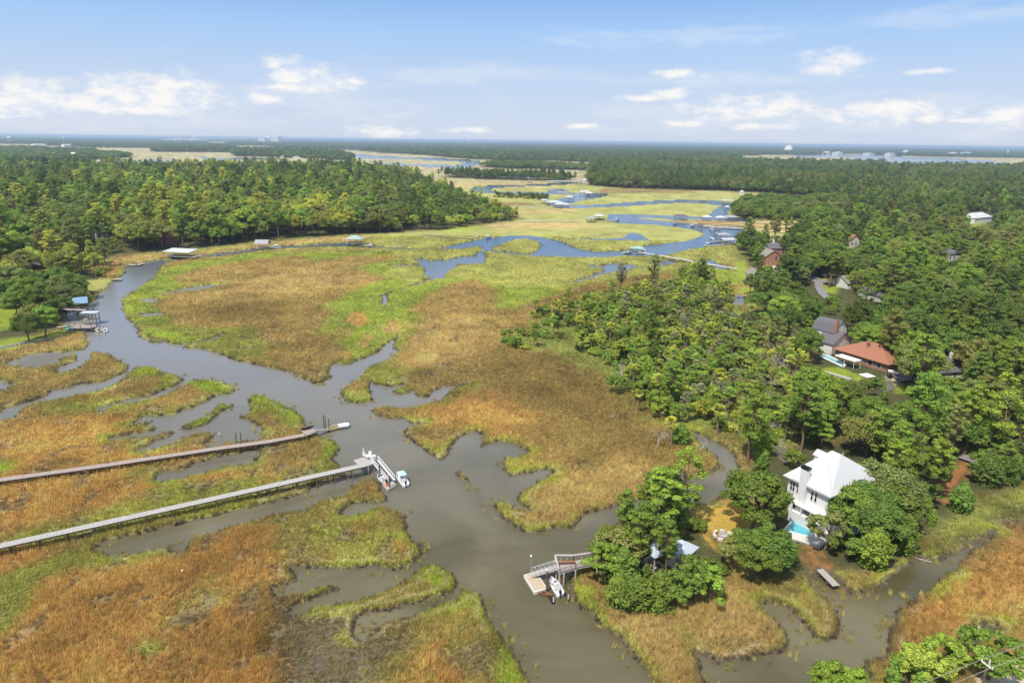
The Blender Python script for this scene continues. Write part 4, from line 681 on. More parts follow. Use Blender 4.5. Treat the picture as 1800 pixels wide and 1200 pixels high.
# individuals: the nearest of each kind that the frame shows; the rest of the forest is one mass
cx = np.array([c[0] for c in cand]); cy = np.array([c[1] for c in cand]); cu, cv = PX(cx, cy, 6.0+0*cx); seen = (cu > -60) & (cu < 1860) & (cv < 1260) & (cy > 0)
order = np.argsort(np.hypot(cx, cy)); lim = dict(oak_tree=255, pine_tree=230, palm_tree=110, cedar_tree=80, shrub=150, dead_tree=40); used = {k: 0 for k in lim}; single = set()
for i in order:
    k = OBN[cand[i][2]]
    if seen[i] and cand[i][6] and used[k] < lim[k]: used[k] += 1; single.add(int(i))
MARKS = []     # landmarks the labels lean on, filled where they are built
def plant(x, y, kind, var, sc, tint, label, group=None, rz=None):
    t_ = thing(OBN[kind], label, OBN[kind].replace('_', ' '), (x, y, .35), rng.uniform(0, 6.28) if rz is None else rz, group); w_ = sc*rng.uniform(.85, 1.18); t_.scale = (w_, w_*rng.uniform(.85, 1.15), sc)
    tr = bpy.data.objects.new('trunk', TRM[kind, var]); COL.objects.link(tr); tr.parent = t_
    if CRM[kind, var]:
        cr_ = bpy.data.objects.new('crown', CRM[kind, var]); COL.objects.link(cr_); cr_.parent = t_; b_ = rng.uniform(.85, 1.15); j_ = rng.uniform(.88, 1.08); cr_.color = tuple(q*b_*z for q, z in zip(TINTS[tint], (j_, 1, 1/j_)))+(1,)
    return t_
def size_word(kind, sc):
    h = HEIGHT[kind]*sc; return 'small' if h < 5.5 else 'low' if h < 8 else 'medium-sized' if h < 12 else 'tall' if h < 17 else 'very tall'
# ------------------------------------------------------------------ docks, boats, houses
def mark(p, name): MARKS.append((p[0], p[1], name))
def planks(mb, p, q, w, z, pitch=.34, gap=.03, t=.09):
    p, q = Vector((p[0], p[1], 0)), Vector((q[0], q[1], 0)); d = q-p; n = max(1, int(d.length/pitch)); rz = math.atan2(d.y, d.x)
    for i in range(n):
        c = p+d*((i+.5)/n); mb.box((c.x, c.y, z+random.uniform(-.012, .012)), (d.length/n-gap, w+random.uniform(-.04, .04), t), rz)
def slab(mb, c4, z, pitch=.3, t=.12, along=0):
    """plank floor over a quadrilateral of four points, planks running from edge 0-1 towards edge 3-2"""
    a, b, c, d = [Vector((v[0], v[1], 0)) for v in c4]
    n = max(2, int((b-a).length/pitch)); g = .06
    for i in range(n):
        p0, p1, q1, q0 = a.lerp(b, (i+g)/n), a.lerp(b, (i+1-g)/n), d.lerp(c, (i+1-g)/n), d.lerp(c, (i+g)/n)
        mb.prism([(v.x, v.y) for v in (p0, p1, q1, q0)], z-t, z+random.uniform(-.01, .01))
_pm = {}
def posts(parent, pts, z0, z1, r=.13, m='post', name='post'):
    for (x, y) in pts:
        k = (round(z0, 2), round(z1, 2), r, m)
        if k not in _pm:
            b = MB().cyl((0, 0, z0), (0, 0, z1), r, r*.92, 7); o = b.build(name, M[m], parent); _pm[k] = o.data
        else:
            o = bpy.data.objects.new(name, _pm[k]); COL.objects.link(o); o.parent = parent
        o.location = (x, y, 0)
def pier(name, label, px, z, w, m='deck', gap=3.4, pm='post', near=True, group=None, rail=None):
    W = [P(x, y, z) for x, y in px]; o = W[0]; t_ = thing(name, label, 'pier', (o.x, o.y, 0), 0, group); L = [(v.x-o.x, v.y-o.y) for v in W]
    mb, st = MB(), MB(); pt = []; rl = MB()
    for a, b in zip(L[:-1], L[1:]):
        A, B = Vector(a), Vector(b); d = B-A; n = Vector((-d.y, d.x)).normalized()
        if near: planks(mb, a, b, w, z)
        else: mb.bar((*a, z), (*b, z), w, .15)
        for s in (-1, 1):
            e = n*(w*.38*s); st.bar((*(A+e), z-.2), (*(B+e), z-.2), .12, .24)
        k = max(1, int(d.length/gap)); pt += [A+d*((i+.3)/k)+n*(w*.46*s) for i in range(k) for s in (-1, 1)]
        if rail:
            for i in range(max(2, int(d.length/2))+1):
                for s in rail: c = A+d*(i/max(2, int(d.length/2)))+n*(w*.48*s); rl.box((c.x, c.y, z+.5), (.09, .09, 1))
            for s in rail:
                e = n*(w*.48*s)
                for h in (.5, 1.0): rl.bar((*(A+e), z+h), (*(B+e), z+h), .08, .05)
    mb.build('deck', M[m], t_); st.build('stringer', M['post'], t_)
    posts(t_, [(v.x, v.y) for v in pt][:96], -.8, z-.05, .12 if near else .16, pm)
    if rail: rl.build('railing', M['post_pale'], t_)
    return t_
def hull_mesh(L, Wd, free=.75):
    ns = 13; V = []; F = []
    for i in range(ns):
        t = i/(ns-1); x = -L/2+L*t; hw = Wd/2*(1-max(0, t-.42)**2.2*3.2)*(.93+.07*min(1, t*4)); hw = max(hw, .05); sh = free*(1+.35*t*t); k = -.28+.55*max(0, t-.62)**1.6*2.2
        V += [(x, 0, k), (x, hw*.72, k*.35+.02), (x, hw, sh), (x, hw*.86, sh+.02), (x, hw*.80, .22+.35*max(0, t-.7)), (x, 0, .22+.35*max(0, t-.7)), (x, -hw*.80, .22+.35*max(0, t-.7)), (x, -hw*.86, sh+.02), (x, -hw, sh), (x, -hw*.72, k*.35+.02)]
    for i in range(ns-1):
        for j in range(10): a, b = i*10+j, i*10+(j+1) % 10; F.append((a, b, b+10, a+10))
    F += [tuple(range(9, -1, -1)), tuple(range((ns-1)*10, ns*10))]; m = MB(); m.add(V, F); return m
def boat(label, bow, stern, z=.15, kind='open', hm='gel', group=None, L=None, lift=0):
    a, b = (P(*bow, z), P(*stern, z)) if isinstance(bow[0], (int, float)) and bow[0] > 100 or True else (bow, stern)
    d = a-b; l = L or d.length; c = (a+b)/2; t_ = thing('motorboat', label, 'boat', (c.x, c.y, z+lift), math.atan2(d.y, d.x), group); w = max(1.7, l*.36)
    hull_mesh(l, w).build('hull', M[hm], t_)
    MB().prism([(-.1*l, -w*.16), (.04*l, -w*.16), (.05*l, w*.16), (-.1*l, w*.16)], .24, 1.15).build('console', M['white'], t_)
    MB().add([(.05*l, -w*.16, 1.1), (.05*l, w*.16, 1.1), (-.02*l, w*.14, 1.6), (-.02*l, -w*.14, 1.6), (.055*l, -w*.16, 1.1), (.055*l, w*.16, 1.1), (-.015*l, w*.14, 1.6), (-.015*l, -w*.14, 1.6)], [(0, 1, 2, 3), (7, 6, 5, 4), (0, 4, 5, 1), (2, 6, 7, 3)]).build('windshield', M['glass'], t_)
    MB().box((-.2*l, 0, .5), (.08*l, w*.5, .5)).box((-.235*l, 0, .85), (.03*l, w*.5, .5)).build('seat', M['cream'], t_)
    m = MB().box((-l/2-.18, 0, .95), (.42, .34, .5)).box((-l/2-.15, 0, .3), (.2, .16, .9)); m.box((-l/2-.2, 0, 1.22), (.3, .26, .12)).build('outboard_motor', M['black'], t_)
    if kind in ('cover', 'ttop'):
        mm = M['skyblue' if kind == 'cover' else 'white']; tb = MB(); z1 = 2.0
        tb.add([(-.25*l, -w*.42, z1), (.16*l, -w*.42, z1), (.16*l, w*.42, z1), (-.25*l, w*.42, z1), (-.05*l, -w*.2, z1+.18), (-.05*l, w*.2, z1+.18), (-.25*l, -w*.42, z1-.06), (.16*l, -w*.42, z1-.06), (.16*l, w*.42, z1-.06), (-.25*l, w*.42, z1-.06)],
               [(0, 1, 4), (1, 2, 5, 4), (2, 3, 5), (3, 0, 4, 5), (9, 8, 7, 6), (0, 6, 7, 1), (1, 7, 8, 2), (2, 8, 9, 3), (3, 9, 6, 0)]); tb.build('canopy', mm, t_)
        fr = MB(); [fr.bar((x*l, y*w, .6), (x*l, y*w, z1), .05) for x in (-.2, .1) for y in (-.34, .34)]; [fr.bar((-.2*l, y*w, z1-.1), (.1*l, y*w, z1-.1), .05) for y in (-.34, .34)]; [fr.bar((x*l, -.34*w, z1-.1), (x*l, .34*w, z1-.1), .05) for x in (-.2, .1)]; fr.build('canopy_frame', M['alu'], t_)
    return t_
def boathouse(label, cx, cy, lx, ly, rz, roof='grey_roof', z=1.8, h=2.6, rh=1.3, style='hip', group=None, deck='deck', name='boat_shed', ext=0, lift_boat=None):
    c = P(cx, cy, z); t_ = thing(name, label, name.replace('_', ' '), (c.x, c.y, 0), rz, group)
    d = MB(); slab(d, [(-lx/2, -ly/2), (lx/2+ext, -ly/2), (lx/2+ext, ly/2), (-lx/2, ly/2)], z, .35); d.build('deck', M[deck], t_)
    xs = [-lx/2+.2, 0, lx/2-.2]; posts(t_, [(x, y) for x in xs for y in (-ly/2+.2, ly/2-.2)], -.8, z+h, .13, 'post')
    if ext: posts(t_, [(lx/2+ext-.3, y) for y in (-ly/2+.2, ly/2-.2)], -.8, z, .13, 'post')
    fr = MB(); [fr.bar((-lx/2, y, z+h-.1), (lx/2, y, z+h-.1), .14, .2) for y in (-ly/2+.2, ly/2-.2)]; [fr.bar((x, -ly/2, z+h-.12), (x, ly/2, z+h-.12), .12, .18) for x in (-lx/2+.2, lx/2-.2)]
    [fr.bar((-lx/2, y, z+.9), (lx/2, y, z+.9), .07, .07) for y in (-ly/2+.15, ly/2-.15)]; fr.build('beam', M['post_pale'], t_)
    if roof:
        r = MB(); (r.hip(-lx/2, lx/2, -ly/2, ly/2, z+h+.1, rh, .45, .14) if style == 'hip' else r.gable(-lx/2, lx/2, -ly/2, ly/2, z+h+.05, rh, .45, .12) if style == 'gable' else r.add([(-lx/2-.3, -ly/2-.3, z+h+.1), (lx/2+.3, -ly/2-.3, z+h+.1), (lx/2+.3, ly/2+.3, z+h+rh*.4), (-lx/2-.3, ly/2+.3, z+h+rh*.4), (-lx/2-.3, -ly/2-.3, z+h), (lx/2+.3, -ly/2-.3, z+h), (lx/2+.3, ly/2+.3, z+h+rh*.4-.1), (-lx/2-.3, ly/2+.3, z+h+rh*.4-.1)], [(0, 1, 2, 3), (7, 6, 5, 4), (0, 4, 5, 1), (1, 5, 6, 2), (2, 6, 7, 3), (3, 7, 4, 0)])).build('roof', M[roof], t_)
    return t_
def window(parent, mb_at, w, h, rz, frame='white', pane='glass', bars=True):
    """a window on a wall: frame and pane, centred at mb_at in the parent's space, facing -y before the turn rz"""
    f = MB(); t = .09
    for x in (-w/2, w/2): f.box((x, -.04, 0), (t, .1, h+t))
    for z in (-h/2, h/2): f.box((0, -.04, z), (w-t, .1, t))
    if bars: f.box((0, -.035, 0), (w-t, .06, .05))
    o = MB().box((0, -.015, 0), (w-t, .05, h-t)).build('window', M[pane], parent); o.location = mb_at; o.rotation_euler = (0, 0, rz); f.build('window_frame', M[frame], o); return o
def house(label, A, B, depth, z0=.6, wh=3.0, roof='hip', rh=2.2, wall='cream', rmat='shingle', wins=(), chim=None, name='house', lx=None, ov=.5, group=None, doors=(), cm='brick', near=True, markname=None):
    a, b = P(*A, z0), P(*B, z0); d = b-a; l = lx or d.length; rz = math.atan2(d.y, d.x); t_ = thing(name, label, 'house', (a.x, a.y, z0-.3), rz, group); z0 = .3; w = MB()
    w.box((l/2, depth/2, (wh+z0-.6)/2), (l, depth, wh+z0+.6))
    top = wh+z0+.0
    if roof == 'gable':      # ridge along x
        w.add([(0, 0, top-.01), (0, depth, top-.01), (0, depth/2, top+rh-.05), (l, 0, top-.01), (l, depth, top-.01), (l, depth/2, top+rh-.05)], [(0, 1, 2), (3, 5, 4), (0, 2, 5, 3), (1, 4, 5, 2)])
        r = MB().gable(0, l, 0, depth, top, rh, ov)
    elif roof == 'gable_y':  # ridge along y, gable end to the front
        w.add([(0, 0, top-.01), (l, 0, top-.01), (l/2, 0, top+rh-.05), (0, depth, top-.01), (l, depth, top-.01), (l/2, depth, top+rh-.05)], [(0, 1, 2), (3, 5, 4), (0, 2, 5, 3), (1, 4, 5, 2)])
        g_ = MB().gable(0, depth, 0, l, top, rh, ov); r = MB(); r.add([(y, x, z) for x, y, z in g_.v], g_.f)
    else: r = MB().hip(0, l, 0, depth, top+.05, rh, ov)
    w.build('wall', M[wall], t_); ro = r.build('roof', M[rmat], t_)
    if chim: x, y, zt = chim; c = MB().box((x, y, (top+zt)/2), (.8, 1.0, zt-top+1.2)).box((x, y, zt+.02), (1.0, 1.2, .16)); c.box((x, y, zt+.15), (.5, .6, .2)); c.build('chimney', M[cm], ro)
    for (face, u, z, ww, hh) in wins:
        loc, rr_ = {'f': ((u, -.01, z), 0), 'b': ((u, depth+.01, z), math.pi), 'l': ((-.01, u, z), -math.pi/2), 'r': ((l+.01, u, z), math.pi/2)}[face]
        window(t_, loc, ww, hh, rr_, bars=near)
    for (face, u, ww, hh, dm) in doors:
        loc, rr_ = {'f': ((u, -.02, z0+hh/2), 0), 'l': ((-.02, u, z0+hh/2), -math.pi/2), 'r': ((l+.02, u, z0+hh/2), math.pi/2)}[face]
        o = MB().box((0, -.01, 0), (ww, .06, hh)).build('door', M[dm], t_); o.location = loc; o.rotation_euler = (0, 0, rr_)
        h_ = MB().box((ww*.4, -.07, 0), (.08, .06, .12)).build('handle', M['alu'], o)
    if markname: mark((a+d*.5), markname)
    return t_
def car(label, at, rz, m='car_paint', z=.9, group=None):
    p = P(*at, z); t_ = thing('parked_car', label, 'car', (p.x, p.y, z-.15), rz, group)
    prof = [(-2.2, .35), (-2.2, .85), (-1.3, .95), (-.9, 1.42), (.5, 1.45), (1.15, .98), (2.1, .82), (2.25, .4)]; n = len(prof); V = [(x, s*(.88 if z_ < 1.1 else .68), z_) for s in (-1, 1) for x, z_ in prof]
    MB().add(V, [tuple(range(n)), tuple(range(2*n-1, n-1, -1))]+[(i, (i+1) % n, n+(i+1) % n, n+i) for i in range(n)]).build('body', M[m], t_)
    g_ = MB(); [g_.add([(-.95, s*.80, 1.0), (.85, s*.80, 1.0), (.4, s*.70, 1.38), (-.8, s*.70, 1.38)], [(0, 1, 2, 3)]) for s in (-1, 1)]; g_.add([(1.16, -.72, 1.02), (1.16, .72, 1.02), (.58, .62, 1.42), (.58, -.62, 1.42)], [(0, 1, 2, 3)]); g_.build('window', M['glass'], t_)
    for x in (-1.35, 1.4):
        for s in (-1, 1): o = MB().cyl((x, s*.74, .32), (x, s*.92, .32), .32, n=14).build('wheel', M['black'], t_); MB().cyl((x, s*.91, .32), (x, s*.935, .32), .18, n=10).build('rim', M['alu'], o)
    return t_

# ---- the two long piers on the left
pier('pier', 'long narrow weathered brown pier, the upper of the two long piers on the left', [(-260, 880), (0, 843), (180, 818), (380, 788), (470, 776), (535, 764)], 1.7, 1.7, 'deck_old', 3.6)
mark(P(400, 785), 'the weathered brown pier')
pier('pier', 'long straight pale grey pier, the lower of the two long piers on the left', [(-330, 1035), (0, 959), (330, 886), (640, 817)], 2.4, 1.75, 'deck_light', 3.7); mark(P(400, 870), 'the long pale grey pier')
# end platform, ramp and float of the pale pier
q4 = [P(*v, 2.12) for v in ((634.5, 821.5), (660, 813.5), (648, 800), (621.5, 808.5))]; o = q4[0]; t_ = thing('pier_platform', 'square pale plank platform at the end of the long pale grey pier', 'platform', (o.x, o.y, 0)); L = [(v.x-o.x, v.y-o.y) for v in q4]
m = MB(); slab(m, [L[0], L[1], L[2], L[3]], 2.12, .3); m.build('deck', M['deck_light'], t_)
posts(t_, [tuple(Vector(L[i]).lerp(Vector(L[j]), f)) for i, j, f in ((0, 2, .08), (1, 3, .08), (2, 0, .08), (3, 1, .08), (0, 1, .5), (2, 3, .5))], -.8, 2.0, .15, 'post_pale')
pc = sum(q4, Vector())/4
def chair(x, y, rz, label):
    t_ = thing('deck_chair', label, 'chair', (x, y, 2.16), rz, 'white chairs on the pier platform'); s = MB()
    for i in range(5): s.box((-.25+i*.13, 0, .36-.02*i*0), (.11, .58, .04))
    s.build('seat', M['white'], t_); b = MB(); [b.bar((-.28, y_, .36), (-.5, y_*1.15, 1.08), .1, .03) for y_ in (-.24, -.12, 0, .12, .24)]; b.build('backrest', M['white'], t_)
    for x_ in (-.25, .3):
        for s_ in (-1, 1): MB().box((x_, s_*.3, .28), (.07, .05, .56)).build('leg', M['white'], t_)
    [MB().box((.02, s_*.33, .58), (.7, .13, .03)).build('armrest', M['white'], t_) for s_ in (-1, 1)]
chair(*P(641, 803, 2.16)[:2], R(-60), 'white slatted deck chair at the left of the cluster on the pale pier platform'); chair(*P(650, 801.5, 2.16)[:2], R(-90), 'white slatted deck chair at the back corner of the pale pier platform')
tx = P(647, 806, 2.16); t_ = thing('round_table', 'white round table between the chairs on the pale pier platform', 'table', tx); MB().cyl((0, 0, .7), (0, 0, .76), .62, n=18).build('tabletop', M['white'], t_)
for a in range(4): MB().bar((.35*math.cos(a*1.57), .35*math.sin(a*1.57), 0), (.3*math.cos(a*1.57), .3*math.sin(a*1.57), .7), .06).build('leg', M['white'], t_)
bx = P(655, 806.5, 2.16); t_ = thing('storage_box', 'white plastic storage box at the right end of the pale pier platform', 'box', bx, R(30)); MB().box((0, 0, .35), (1.3, .75, .7)).build('body', M['gel'], t_); MB().box((0, 0, .75), (1.36, .8, .1)).build('lid', M['white'], t_)
um = P(639.5, 803.5, 2.16); t_ = thing('folded_parasol', 'white folded parasol standing at the back edge of the pale pier platform', 'parasol', um); MB().cyl((0, 0, 0), (0, 0, 2.5), .03, n=6).build('pole', M['alu'], t_); MB().lathe([(.05, 1.1), (.17, 1.2), (.12, 1.9), (.03, 2.5)], n=8).build('canopy', M['white'], t_)
a, b = P(659, 810, 2.05), P(689, 846, .55); t_ = thing('gangway', 'white railed gangway sloping from the pale pier platform down to the float', 'gangway', (a.x, a.y, 0)); d = b-a; nn = Vector((-d.y, d.x, 0)).normalized(); lo = lambda s, h, f: Vector((0, 0, 2.05+h))*(1-f)+Vector((d.x, d.y, .55+h))*f+nn*(s*.75)
m = MB(); m.bar(lo(0, 0, 0), lo(0, 0, 1), .75, .1); m.build('walkway', M['purple'], t_); m = MB(); [m.bar(lo(s*.75, 0.02, 0), lo(s*.75, 0.02, 1), .34, .12) for s in (-1, 1)]; m.build('edge_board', M['deck_light'], t_)
for s in (-1, 1):
    m = MB(); m.bar(lo(s, 1.0, 0), lo(s, 1.0, 1), .12, .12); m.bar(lo(s, .1, 0), lo(s, .1, 1), .16, .22); [m.bar(lo(s, .1, i/8), lo(s, 1.0, i/8), .07) for i in range(9)]; [m.bar(lo(s, .1, i/8), lo(s, 1.0, (i+1)/8), .05) for i in range(8)]; m.build('handrail', M['white'], t_)
q4 = [P(*v, .5) for v in ((664, 838), (682, 860), (697, 852), (679, 832))]; o = q4[0]; t_ = thing('floating_dock', 'small pale floating dock between the two white boats at the end of the gangway', 'dock', (o.x, o.y, 0)); L = [(v.x-o.x, v.y-o.y) for v in q4]
m = MB(); slab(m, L, .52, .3); m.build('deck', M['deck_light'], t_); m = MB(); m.prism([tuple(Vector(v)*.98) for v in L], .05, .39); m.build('pontoon', M['white'], t_); mark(o, 'the floating dock of the pale pier')
pl = P(685, 857, .4); t_ = thing('piling', 'tall timber piling with white cap at the corner of the floating dock', 'piling', (pl.x, pl.y, 0)); MB().cyl((0, 0, -1), (0, 0, 3.3), .17, .16, 10).build('post', M['post'], t_); MB().cyl((0, 0, 3.3), (0, 0, 3.65), .2, .05, 10).build('cap', M['white'], t_)
pl = P(667.5, 838, .4); t_ = thing('piling', 'slender dark piling beside the foot of the gangway', 'piling', (pl.x, pl.y, 0)); MB().cyl((0, 0, -1), (0, 0, 3.0), .14, .13, 8).build('post', M['post'], t_); MB().cyl((0, 0, 3.0), (0, 0, 3.2), .16, .06, 8).build('cap', M['dark'], t_)
oc = P(680.5, 853, .55); t_ = thing('fuel_can', 'orange-red container on the floating dock beside the white boats', 'container', oc); MB().box((0, 0, .22), (.6, .42, .44)).build('body', M['orange'], t_); MB().box((0, 0, .5), (.3, .08, .08)).build('handle', M['dark'], t_)
boat('white open runabout tied along the left side of the small floating dock', (664.5, 839), (679, 851), .12, 'open'); boat('white boat with pale blue canvas top on the right side of the small floating dock', (699, 836), (713, 855), .12, 'cover'); mark(P(706, 846), 'the boat with the pale blue canvas top')
# end of the brown pier: tilted platform, gangplank, ramshackle float
q4 = [P(*v, 1.75) for v in ((539, 766), (556, 759), (545, 749), (528, 756))]; o = q4[0]; t_ = thing('pier_platform', 'worn brown plank platform with clutter at the end of the weathered brown pier', 'platform', (o.x, o.y, 0)); L = [(v.x-o.x, v.y-o.y) for v in q4]
m = MB(); slab(m, L, 1.78, .3); m.build('deck', M['deck_old'], t_); posts(t_, L, -.8, 1.65, .15, 'post'); m = MB(); e = [Vector(v) for v in L]
for i, j in ((0, 1), (2, 3), (3, 0)): m.bar((*e[i], 2.1), (*e[j], 2.1), .12, .1); m.bar((*e[i], 1.78), (*e[i], 2.15), .12)
m.build('bench_rail', M['deck_tan'], t_)
kk = P(540, 752, 2.2); t_ = thing('kayak', 'dark kayak stored on the back edge of the worn brown platform', 'kayak', kk, R(35)); hull_mesh(3.2, .6, .22).build('hull', M['black'], t_); MB().cyl((0, 0, .24), (0, 0, .30), .26, n=10).build('cockpit_rim', M['dark'], t_)
a, b = P(554, 756, 1.7), P(578, 755, .6); t_ = thing('gangway', 'narrow grey gangplank from the worn brown platform to the cluttered float', 'gangway', (a.x, a.y, 0)); d = b-a; m = MB(); m.bar((0, 0, 1.7), (d.x, d.y, .6), .9, .12); m.build('walkway', M['deck'], t_); nn = Vector((-d.y, d.x, 0)).normalized()*.42; m = MB(); [m.bar((s*nn.x, s*nn.y, 1.8), (d.x+s*nn.x, d.y+s*nn.y, .7), .07, .12) for s in (-1, 1)]; m.build('edge_rail', M['alu'], t_)
q4 = [P(*v, .45) for v in ((577, 757), (603, 750), (598, 743), (573, 750))]; o = q4[0]; t_ = thing('floating_dock', 'mossy brown floating dock littered with planks at the end of the brown pier', 'dock', (o.x, o.y, 0)); L = [(v.x-o.x, v.y-o.y) for v in q4]
m = MB(); slab(m, L, .48, .35); m.build('deck', mat('mossy_planks', (.26, .22, .10), .9, noise=.8, nscale=2, col2=(.38, .30, .16)), t_); m = MB(); m.prism([tuple(Vector(v)*.98) for v in L], .02, .34); m.build('pontoon', M['post'], t_); c4 = sum((Vector(v) for v in L), Vector((0, 0)))/4
m = MB(); m.bar((c4.x-2, c4.y-.6, .56), (c4.x-.6, c4.y+.2, .56), .25, .08); m.bar((c4.x-.6, c4.y+.2, .6), (c4.x+.3, c4.y+1.0, .6), .22, .08); m.bar((c4.x-.7, c4.y-.5, .56), (c4.x+.9, c4.y+.7, .62), .22, .08); m.build('loose_plank', M['deck_tan'], t_); mark(o, 'the mossy float')
wb = P(604, 748.5, .5); t_ = thing('swim_platform', 'white plastic raft on the outer end of the mossy float', 'raft', wb, R(25)); MB().prism([(-1.3, -.9), (1.1, -.9), (1.4, -.5), (1.4, .6), (1.1, .9), (-1.3, .9)], 0, .45).build('float', M['gel'], t_); m = MB(); [m.box((x, 0, .48), (.5, 1.5, .05)) for x in (-.9, -.2, .5)]; m.build('tread', M['white'], t_)
for x, y, h, l in ((569.5, 753, 4.0, 'dark piling at the left of the gangplank by the mossy float, tallest of three'), (572.5, 752.5, 3.4, 'thin dark piling second from left beside the mossy float'), (578.5, 755, 3.2, 'thin dark piling at the inner corner of the mossy float'), (415.5, 781, 3.2, 'dark piling standing up from the weathered brown pier, left one of the pair'), (424, 780, 3.2, 'dark piling standing up from the weathered brown pier, right one of the pair')):
    p = P(x, y, .3); t_ = thing('piling', l, 'piling', (p.x, p.y, 0)); MB().cyl((0, 0, -1), (.05, 0, h), .14, .12, 8).build('post', M['post'], t_); MB().cyl((.05, 0, h), (.05, 0, h+.12), .13, .07, 8).build('cap', M['dark'], t_)
# ---- the near dock
q4 = [P(*v, .55) for v in ((939.5, 1040), (962, 1033), (943, 1003.5), (920.5, 1009.5))]; o = q4[0]; t_ = thing('floating_dock', 'square tan plank floating dock with white edge at the foot of the railed gangway', 'dock', (o.x, o.y, 0)); L = [Vector((v.x-o.x, v.y-o.y)) for v in q4]; c4 = sum(L, Vector((0, 0)))/4
m = MB(); slab(m, [c4+(v-c4)*.93 for v in L], .57, .28); m.build('deck', M['deck_tan'], t_); m = MB(); m.prism([tuple(v) for v in L], .0, .53); m.build('edge_frame', M['white'], t_); mark(o, 'the square floating dock')
fx = [P(*v, 2.3) for v in ((982, 1009), (1012, 1000), (1050, 992), (1050, 979), (1008, 985), (975, 985))]; o = fx[0]; t_ = thing('fixed_dock', 'pale plank dock with brown railings between the floating dock and the wooded point', 'dock', (o.x, o.y, 0)); L = [Vector((v.x-o.x, v.y-o.y)) for v in fx]
m = MB(); slab(m, [L[0], L[1], L[4], L[5]], 2.3, .3); slab(m, [L[1], L[2], L[3], L[4]], 2.3, .3); m.build('deck', M['deck'], t_); posts(t_, [tuple(v) for v in (L[0]+Vector((.15, .1)), L[0]+Vector((.9, .35)), L[1], L[2], L[4], L[5], (L[0]+L[5])/2)], -.8, 2.2, .16, 'post_pale')
m = MB()
for A, B in ((L[0], L[1]), (L[1], L[2])):
    for i in range(4): c = A.lerp(B, i/3); m.box((c.x, c.y, 2.85), (.1, .1, 1.15))
    for h in (.35, .65, .95): m.bar((*A, 2.3+h), (*B, 2.3+h), .05, .12)
m.build('railing', M['deck_old'], t_); m = MB()
for A, B in ((L[5], L[4]), (L[4], L[3])): m.bar((*A, 3.35), (*B, 3.35), .34, .16); [m.box((*A.lerp(B, i/3), 2.8), (.12, .12, 1.0)) for i in range(4)]
m.bar((*L[5], 3.35), (*L[0], 3.3), .3, .14); m.build('top_rail', M['deck_light'], t_); m = MB(); A, B = L[5].lerp(L[0], .3), L[4].lerp(L[1], .35); m.bar((*A, 2.75), (*B, 2.75), .5, .08); m.bar((*A, 2.5), (*A, 2.75), .3); m.bar((*B, 2.5), (*B, 2.75), .3); m.build('bench', M['rust'], t_)
a, b = P(934, 1011, .62), P(980, 997, 2.25); d = b-a; t_ = thing('gangway', 'grey metal truss gangway sloping up from the square floating dock', 'gangway', (a.x, a.y, 0)); nn = Vector((-d.y, d.x, 0)).normalized(); lo = lambda s, h, f: Vector((d.x*f, d.y*f, .62+(2.25-.62)*f+h))+nn*(s*.62)
m = MB(); m.bar(lo(0, .05, 0), lo(0, .05, 1), 1.15, .08); m.build('walkway', M['deck_light'], t_)
for s in (-1, 1):
    m = MB(); m.bar(lo(s, 1.05, .03), lo(s, 1.05, 1), .08); m.bar(lo(s, .1, 0), lo(s, .1, 1), .1, .2); [m.bar(lo(s, .1, i/6), lo(s, 1.05, i/6), .06) for i in range(7)]; [m.bar(lo(s, .1, i/6), lo(s, 1.05, (i+1)/6), .05) for i in range(6)]; m.build('handrail', M['alu'] if s > 0 else M['deck_light'], t_)
boat('white centre console boat with outboard moored at the square floating dock', (968.5, 1021), (984, 1048), .15); mark(P(975, 1035), 'the boat at the square floating dock')
lf = P(976, 1040, .1); t_ = thing('boat_lift', 'black floating boat lift under the white boat at the square floating dock', 'boat lift', (lf.x, lf.y, 0), math.atan2((P(968.5, 1021)-P(984, 1048)).y, (P(968.5, 1021)-P(984, 1048)).x))
for s in (-1, 1): MB().cyl((-2.6, s*1.25, .08), (2.0, s*1.25, .08), .26, n=10).build('float_tube', M['black'], t_); MB().cyl((-2.5, s*1.25, .3), (-2.5, s*1.25, 1.1), .09, n=6).build('guide_post', M['white'], t_)
for x, y, h, l, pm in ((933, 1003, 3.2, 'slender lamp post with white globe at the outer corner of the square floating dock', 'wire'), (961, 1035, 3.9, 'thick piling with white globe lamp between the square floating dock and the boat', 'post')):
    p = P(x, y, .5); t_ = thing('lamp_post', l, 'lamp post', (p.x, p.y, 0)); MB().cyl((0, 0, -.8), (0, 0, h), .06 if pm == 'wire' else .16, .05 if pm == 'wire' else .13, 8).build('post', M[pm], t_); MB().lathe([(.02, 0), (.16, .07), (.2, .2), (.16, .33), (.02, .4)], (0, 0, h), 10).build('lamp_globe', M['gel'], t_)
ry = P(956, 1043, .12); t_ = thing('kayak', 'orange-brown kayak lying in the water below the square floating dock', 'kayak', ry, R(-25)); hull_mesh(2.9, .8, .25).build('hull', M['rust'], t_); MB().box((0, 0, .2), (.8, .4, .08)).build('seat', M['dark'], t_)
# small jetty
pier('jetty', 'short plank jetty at the shore below the white house', [(1441, 1000), (1470, 1029)], 1.0, 1.3, 'deck', 2.2); mark(P(1455, 1014), 'the short jetty')

